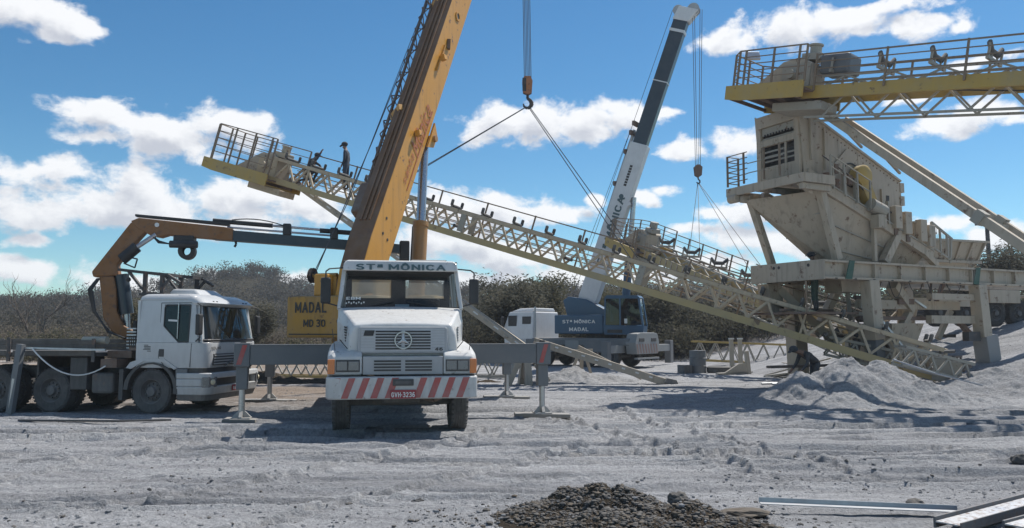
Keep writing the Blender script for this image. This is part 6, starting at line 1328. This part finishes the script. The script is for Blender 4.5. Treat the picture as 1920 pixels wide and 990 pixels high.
for x_ in (-.7,.6,2.15,3.35): 
    wheel(FT, (x_,.45,.52), (0,-1,0), .52, .30); MB().tube((x_,.5,.52),(x_,2.0,.52),.08).build('axle', DARK, FT)
    MB().prism([(x_-.5,1.12),(x_-.35,1.18),(x_+.35,1.18),(x_+.5,1.12),(x_+.35,1.22),(x_-.35,1.22)], .25,.7).build('mudguard', CREAM, FT)
# ================================================================ people
SKIN = paint('skin', (.22,.12,.08), .6, dust=.05, low=0, top=0)
CLO = {}
def cloth(n, c): 
    if n not in CLO: CLO[n] = paint('cloth_'+n, c, .9, dust=.2, low=.1, top=.1, scale=6, bump=.3)
    return CLO[n]
def person(label, loc, rz, J, shirt, trousers, cap, brim=True):
    """J: joints in local space, x = facing; skinned into one continuous body"""
    names = []; co = []; rad = []; ed = []; part = []
    def v(n, p, r, par, pt):
        names.append(n); co.append(Vector(p)); rad.append(r); part.append(pt)
        if par is not None: ed.append((names.index(par), len(names)-1))
    v('pel', J['pel'], .135, None, 't'); v('sp', Vector(J['pel']).lerp(Vector(J['ch']),.5), .125, 'pel', 's'); v('ch', J['ch'], .15, 'sp', 's')
    nk = Vector(J['ch']).lerp(Vector(J['hd']), .48); v('nk', nk, .058, 'ch', 'k'); v('hd', J['hd'], .085, 'nk', 'k')
    hd = Vector(J['hd']); upv = (hd - Vector(J['ch'])).normalized(); v('ht', hd + upv*.11, .075, 'hd', 'k'); fw = Vector(J.get('look', (1,0,-.1))).normalized()
    v('nose', hd + fw*.105 - upv*.0, .016, 'hd', 'k'); v('chin', hd + fw*.06 - upv*.07, .04, 'hd', 'k')
    for s, q in (('l',1),('r',-1)):
        v('sh'+s, J['sh'+s], .07, 'ch', 's'); v('el'+s, J['el'+s], .05, 'sh'+s, 's'); v('wr'+s, J['wr'+s], .033, 'el'+s, 's')
        d = (Vector(J['wr'+s]) - Vector(J['el'+s])).normalized(); sd = d.cross(Vector((0,0,1)) if abs(d.z) < .8 else Vector((1,0,0))).normalized()
        pm = Vector(J['wr'+s]) + d*.06; v('pa'+s, pm, .036, 'wr'+s, 'k')
        for i, (o, ln) in enumerate(((-.032,.07),(-.011,.085),(.011,.08),(.032,.062))):
            b = pm + d*.04 + sd*o; v(f'f{i}{s}', b, .010, 'pa'+s, 'k'); v(f'g{i}{s}', b + d*ln*.6 + Vector((fw.x,fw.y,0))*.012, .009, f'f{i}{s}', 'k'); v(f'h{i}{s}', b + d*ln + Vector((fw.x,fw.y,0))*.03, .008, f'g{i}{s}', 'k')
        v('th'+s, Vector(J['wr'+s]) + d*.04 + sd*.055*-q, .011, 'pa'+s, 'k'); v('tt'+s, Vector(J['wr'+s]) + d*.085 + sd*.065*-q, .010, 'th'+s, 'k')
        v('hp'+s, J['hp'+s], .105, 'pel', 't'); v('kn'+s, J['kn'+s], .07, 'hp'+s, 't'); v('cf'+s, Vector(J['kn'+s]).lerp(Vector(J['an'+s]),.35), .065, 'kn'+s, 't'); v('an'+s, J['an'+s], .045, 'cf'+s, 'b'); v('to'+s, J['to'+s], .042, 'an'+s, 'b')
    me = bpy.data.meshes.new('body'); me.from_pydata([c[:] for c in co], ed, []); o = bpy.data.objects.new('tmp', me); col.objects.link(o)
    sk = o.modifiers.new('s', 'SKIN'); sk.use_smooth_shade = True
    for i, q in enumerate(me.skin_vertices[0].data): q.radius = (rad[i], rad[i]); q.use_root = (i == 0)
    ss = o.modifiers.new('u', 'SUBSURF'); ss.levels = 1; ss.render_levels = 1
    em = bpy.data.meshes.new_from_object(o.evaluated_get(bpy.context.evaluated_depsgraph_get())); bpy.data.objects.remove(o)
    em.name = 'body'; em.materials.clear()
    for m in (shirt, trousers, SKIN, BLACK): em.materials.append(m)
    segs = [(co[a], co[b], part[b]) for a, b in ed]; ix = {'s':0,'t':1,'k':2,'b':3}
    for p in em.polygons:
        best = None
        for a, b, t_ in segs:
            ab = b - a; k = max(0, min(1, (p.center - a).dot(ab) / max(ab.length_squared, 1e-6))); dd = (p.center - a - ab*k).length
            if best is None or dd < best[0]: best = (dd, t_)
        p.material_index = ix[best[1]]; p.use_smooth = True
    root = thing('person', label, 'person', loc, rz, 'workers on the site'); link('body', em, root)
    c = MB(); c.ball(hd + upv*.10, .118, 7, (1.08,.98,.82))
    if brim:
        b0 = hd + upv*.10 + fw*.06; side = fw.cross(upv).normalized(); c.add([b0 + side*.09, b0 - side*.09, b0 + fw*.14 - side*.06 - upv*.03, b0 + fw*.14 + side*.06 - upv*.03, b0 + side*.09 + upv*.02, b0 - side*.09 + upv*.02, b0 + fw*.14 - side*.06 - upv*.015, b0 + fw*.14 + side*.06 - upv*.015],[(0,1,2,3),(7,6,5,4),(0,4,5,1),(1,5,6,2),(2,6,7,3),(3,7,4,0)])
    c.build('cap', cap, root, smooth=True); return root
ST = dict(pel=(0,0,.97), ch=(.02,0,1.40), hd=(.06,0,1.66), shl=(0,.19,1.44), shr=(0,-.19,1.44), ell=(-.03,.25,1.15), elr=(-.02,-.25,1.15), wrl=(.08,.23,.92), wrr=(.12,-.22,.93), hpl=(0,.10,.92), hpr=(0,-.10,.92), knl=(.03,.12,.50), knr=(.0,-.12,.50), anl=(-.02,.12,.09), anr=(-.04,-.12,.09), tol=(.14,.14,.04), tor=(.12,-.14,.04), look=(1,0,-.35))
NV = cloth('navy', (.025,.035,.055)); DKG = cloth('green', (.02,.05,.04)); GRY = cloth('dark', (.03,.03,.035)); DENIM = cloth('denim', (.03,.045,.075)); HAT = cloth('cap', (.02,.025,.035))
w1 = lc_(20.75,-.3,.42); person('worker in dark navy overalls and cap standing upright on the long conveyor walkway', (w1.x,w1.y,w1.z), 172, ST, NV, DENIM, HAT)
CR = dict(pel=(0,0,.42), ch=(.22,0,.80), hd=(.36,0,1.0), shl=(.20,.18,.86), shr=(.22,-.18,.86), ell=(.42,.24,.72), elr=(.50,-.24,.86), wrl=(.52,.16,.55), wrr=(.62,-.2,1.10), hpl=(0,.1,.40), hpr=(0,-.1,.40), knl=(.38,.16,.50), knr=(.30,-.16,.12), anl=(.18,.15,.10), anr=(-.15,-.15,.10), tol=(.36,.16,.05), tor=(-.28,-.15,.05), look=(1,0,-.2))
w2 = lc_(22.5,-.3,.25); person('worker crouching on the long conveyor with one raised arm, left of the standing worker', (w2.x,w2.y,w2.z), -10, CR, NV, GRY, HAT)
w3 = PLT.matrix_basis @ Vector((.72,.95,2.32)); S3 = dict(ST); S3.update(ell=(.16,.27,1.22), wrl=(.36,.22,1.38), look=(-.5,.8,0)); person('worker in dark green trousers standing on the plant platform behind the chassis beam', tuple(w3), 150, S3, GRY, DKG, HAT)
BD = dict(pel=(0,0,.90), ch=(.36,0,1.12), hd=(.60,0,1.22), shl=(.36,.18,1.14), shr=(.36,-.18,1.14), ell=(.42,.24,.86), elr=(.44,-.24,.86), wrl=(.58,.2,.68), wrr=(.60,-.2,.70), hpl=(0,.10,.86), hpr=(0,-.10,.86), knl=(.12,.13,.48), knr=(.02,-.13,.48), anl=(-.02,.13,.09), anr=(-.10,-.13,.09), tol=(.14,.15,.04), tor=(.06,-.15,.04), look=(.9,0,-.5))
person('worker in dark clothes bending forward beside the tall grey heap', (8.55,22.7,gz(8.55,22.7)), 195, BD, GRY, GRY, HAT)
# ================================================================ loose things about the yard
def beam_thing(name, label, cat, p, q, w_, h_, mat, group=None, holes=0):
    p, q = Vector(p), Vector(q); o = thing(name, label, cat, p, 0, group); d = q - p
    b = MB().bar((0,0,0), d, w_, h_).build('beam', mat, o, bevel=.01)
    for i in range(holes):
        a = d*((i+.6)/(holes+1)); n_ = d.normalized(); MB().bar(a + Vector((0,-w_/2-.004,.02)), a + n_*d.length*.025 + Vector((0,-w_/2-.004,.02)), .008, .05).build('lacing_slot', LETW, b)
    return o
beam_thing('steel_beam', 'long pale steel leg resting with one end on the dust right of the outrigger', 'steel beam', (.75,27.2,1.42), (5.1,26.4,.06), .18, .24, CREAM, holes=9)
o = MB().prism([(-.25,-.04),(.3,-.05),(.1,.16),(-.2,.12)], -.15,.15).build('leg_shoe', DARK, None); o.location = (5.2,26.35,.05); o.rotation_euler = (0,R(20),0); tag(o, 'dark shoe plate at the lower tip of the pale steel leg', 'plate')
beam_thing('steel_prop', 'thin pale prop leaning down behind the long steel leg', 'steel beam', (2.35,28.6,1.20), (4.5,28.0,.12), .10, .12, CREAM)
o = thing('trestle', 'pale timber trestle standing behind the right outrigger jack', 'trestle', (2.55,29.4,0))
for a, b in (((-.5,0,0),(-.1,0,.95)),((.4,0,0),(.1,0,.95)),((0,.3,0),(0,.05,.95))): MB().bar(a,b,.14,.10).build('leg', CREAM, o)
MB().bar((-.7,0,1.0),(.4,0,1.05),.12,.12).build('top_bar', CREAM, o)
o = thing('support_stand', 'pale three legged concrete coloured stand behind the outrigger beams', 'stand', (.42,26.3,0), 12)
for a, b in (((-.62,-.1,0),(-.12,0,1.02)),((.08,-.2,0),(.05,-.02,1.02)),((.75,-.05,.1),(.2,0,1.02)),((0,.5,0),(.05,.1,1.0))): MB().bar(a,b,.24,.2).build('leg', CREAM, o, bevel=.01)
MB().bx(-.35,.4,-.2,.2,1.0,1.12).build('head_plate', CREAM, o)
def lattice(label, A, B, H, W, n, mat, group='lattice frames lying on the ground'):
    x, y, z = frame(A, B); L = (Vector(B)-Vector(A)).length; o = link('lattice_frame', None); setm(o,x,y,z,A); tag(o,label,'lattice frame',group); m = L/n
    for yy in (0,W):
        for zz in (0,H): MB().bar((0,yy,zz),(L,yy,zz),.07,.08).build('chord', mat, o)
        for i in range(n):
            MB().bar((i*m,yy,.03),(i*m+m/2,yy,H-.03),.05,.05).build('brace', TRUSS, o); MB().bar((i*m+m/2,yy,H-.03),(i*m+m,yy,.03),.05,.05).build('brace', TRUSS, o)
    for i in range(n+1): MB().bar((i*m,0,H),(i*m,W,H),.05,.05).build('cross_bar', mat, o)
    return o
lattice('yellow lattice frame lying behind the left outriggers', (-5.6,29.5,.12), (-10.8,30.6,.12), .72, .8, 7, CYEL)
lattice('lattice frame lying behind the right rear outrigger jack', (.0,30.0,.1), (-3.4,30.6,.1), .75, .7, 5, TRUSS)
lattice('yellow lattice frame lying beyond the blue crane outrigger', (13.2,38.5,.2), (9.0,40.0,.35), .9, .9, 6, CYEL)
lattice('dusty lattice frame collapsed under the plant legs', (12.9,23.9,.25), (9.6,24.8,1.05), .55, .6, 7, TRUSS)
lattice('short dusty lattice frame tipped on the heap below the plant', (12.7,22.9,.35), (10.7,22.7,.85), .5, .5, 4, TRUSS)
for k, (a, b) in enumerate([((9.8,31.2,.05),(11.9,30.0,.75)),((10.0,30.8,.04),(12.2,29.8,.62)),((9.5,30.4,.06),(12.0,29.2,.50)),((10.1,30.0,.05),(12.1,29.0,.35))]):
    beam_thing('board', ['topmost','second highest','second lowest','lowest'][k] + ' pale board of the leaning stack left of the grey heap', 'board', a, b, .35, .05, PALEW, 'pale boards in a stack')
o = thing('timber_crate', 'broken pale timber sheet with upright batten left of the board stack', 'timber', (9.15,32.5,0), 15)
MB().prism([(-.8,0),(.3,0),(.5,.5),(.0,.45)], -.05,.05).build('sheet', PALEW, o); MB().bar((.45,0,0),(.35,0,.95),.16,.12).build('batten', PALEW, o); MB().bar((-.9,.1,.05),(.6,.1,.1),.3,.05).build('bottom_board', PALEW, o)
for k, (x_, lab) in enumerate(((9.35,'left of two short pale posts standing in front of the dark wood'),(9.72,'right of two short pale posts standing in front of the dark wood'))):
    o = thing('post', lab, 'post', (x_,34.2,0)); MB().bar((0,0,0),(-.03,0,1.42),.16,.14).build('shaft', PALEW, o); MB().bx(-.12,.08,-.09,.09,1.40,1.46).build('cap', LETW, o)
o = thing('old_tyre', 'worn tyre lying flat among the scrap beyond the blue crane', 'tyre', (8.6,33.5,.16)); tm_ = MB().lathe([(-.13,.30),(-.14,.42),(-.10,.5),(.10,.5),(.14,.42),(.13,.30),(.10,.27),(-.10,.27),(-.13,.30)],(0,0,0),(0,0,1),28).build('casing', RUBBER, o, smooth=True); MB().lathe([(.10,.46),(.145,.40),(.10,.36)],(0,0,.01),(0,0,1),28).build('sidewall_ring', OUTR, tm_)
o = thing('scrap_drum', 'dark rusty drum beside the worn tyre', 'drum', (7.75,33.6,0), 20); MB().lathe([(0,.001),(0,.34),(.3,.34),(.31,.36),(.33,.34),(.62,.34),(.63,.36),(.65,.34),(.95,.34),(.95,.001)],(0,0,0),(0,0,1),24).build('barrel', OUTR, o); MB().bx(-.8,-.4,-.2,.3,0,.35).build('scrap_box', DARK, o)
o = thing('round_tank', 'white domed lid standing behind the pale boards', 'tank', (12.3,34.5,.3)); MB().ball((0,0,.1),.5,8,(1,1,.6)).build('dome', LETW, o, smooth=True); MB().bx(-.6,.6,-.5,.5,-.3,.1).build('base', CREAM, o)
for k, (x_, y_, L_) in enumerate(((8.1,26.2,.9),(8.4,26.05,.7))): 
    o = MB().tube((0,0,.03),(L_,.12,.05),.035,8).build('steel_rod', GALV, None); o.location = (x_,y_,.02); tag(o, ('longer' if k == 0 else 'shorter') + ' of two pale rods lying on the dust left of the heap', 'rod')
o = thing('sawhorse', 'small dark sawhorse beside the concrete block', 'sawhorse', (13.95,25.4,gz(13.95,25.4)-.05), 20)
for x_ in (-.2,.2):
    for y_ in (-.15,.15): MB().bar((x_*1.2,y_,0),(x_,y_*.4,.52),.05).build('leg', RUSTY, o)
MB().bar((-.3,0,.54),(.3,0,.54),.09,.06).build('top', RUSTY, o)
o = thing('valve_assembly', 'dark jumble of pipes and valve by the plant leg', 'pipework', (13.1,24.3,gz(13.1,24.3)), 10)
for a, b, r in (((-.5,0,.5),(.5,.1,.35),.09),((-.2,0,.0),(-.15,0,.9),.06),((.1,.1,.0),(.35,.1,.7),.05),((.5,.1,.3),(.75,-.1,.45),.1),((-.5,.1,.8),(.3,.0,.85),.05)): MB().tube(a,b,r,10).build('pipe', DARK, o)
# utility pole
o = thing('utility_pole', 'tall dark utility pole with crossarm above the trees on the right', 'utility pole', (36.0,60.,gz(36,60)-1)); zt = 10.1 - gz(36,60) + 1
MB().tube((0,0,0),(-.12,0,zt),.2,10,.14).build('pole', DARK, o); ca = MB().bar((-1.0,0,zt-.35),(.75,0,zt-.32),.12,.12).build('crossarm', DARK, o)
for x_ in (-.9,-.5,.1,.6): MB().lathe([(0,.05),(.08,.09),(.16,.05),(.2,.001)],(x_,0,zt-.27),(0,0,1),8).build('insulator', CONC, ca)
# foreground steel
o = thing('roofing_strip', 'thin grey folded metal strip lying at the end of the gravel pile', 'metal strip', (2.42,7.98,.09), 0)
MB().prism([(-.055,0),(.05,0),(.055,.05),(.045,.05),(.04,.008),(-.055,.008)], 0,1.85,'x').build('strip', GALV, o); o.rotation_euler = (0,R(1.2),R(-6))
ANG = paint('chipped_angle', (.55,.57,.6), .3, metal=.4, dust=.6, low=0, top=.1, scale=5, rust=.6); ANG2 = paint('dark_angle', (.10,.10,.11), .5, metal=.2, dust=.5, low=0, top=.1, scale=7, rust=.4)
def channel(label, p, q, s):
    p, q = Vector(p), Vector(q); d = (q-p); L = d.length; a = math.degrees(math.atan2(d.y,d.x)); o = thing('steel_channel', label, 'steel channel', p, a, 'steel channels in the corner')
    MB().bx(0,L,0,.02,0,.14*s).build('outer_flange', ANG2, o, bevel=.003); MB().bx(0,L,-.30*s,-.001,.05,.062).build('web', ANG, o); MB().bx(0,L,-.32*s,-.301*s,0,.12*s).build('inner_flange', ANG2, o, bevel=.003)
    return o
channel('farther of two chipped steel channels in the lower right corner', (3.75,7.25,.03), (7.4,9.8,.08), .7)
channel('nearer of two chipped steel channels in the lower right corner', (4.3,7.15,.03), (7.7,9.4,.08), .62)
# cables trailing on the ground
for k, (pts, lab) in enumerate([([(-9.5,15.6,.05),(-7.5,15.4,.06),(-6.6,15.7,.05)],'thin dark cable on the ground below the loader truck'),([(10.3,21.6,1.0),(9.9,20.9,1.02),(10.6,20.2,.7),(11.6,19.9,.42)],'pale pipe trailing down the side of the tall grey heap')]):
    tag(cable('ground_cable', pts, .022, None, HOSE if k == 0 else GALV), lab, 'cable')
# ---------------------------------------------------------------- air: faint dust haze over the quarry
hz = MB().bx(-430,430,-40,345,-3,24.5).build('haze', None); hz['kind'] = 'stuff'; tag(hz, 'thin pale dust haze hanging over the whole quarry yard', 'haze')
hm_ = bpy.data.materials.new('dust_haze'); hm_.use_nodes = True; t = hm_.node_tree; t.nodes.clear()
pv = N(t, 'ShaderNodeVolumePrincipled', inp={'Color': (.80, .86, .95, 1), 'Density': .0006, 'Anisotropy': .3}); t.links.new(pv.outputs[0], N(t, 'ShaderNodeOutputMaterial').inputs['Volume'])
hz.data.materials.clear(); hz.data.materials.append(hm_)
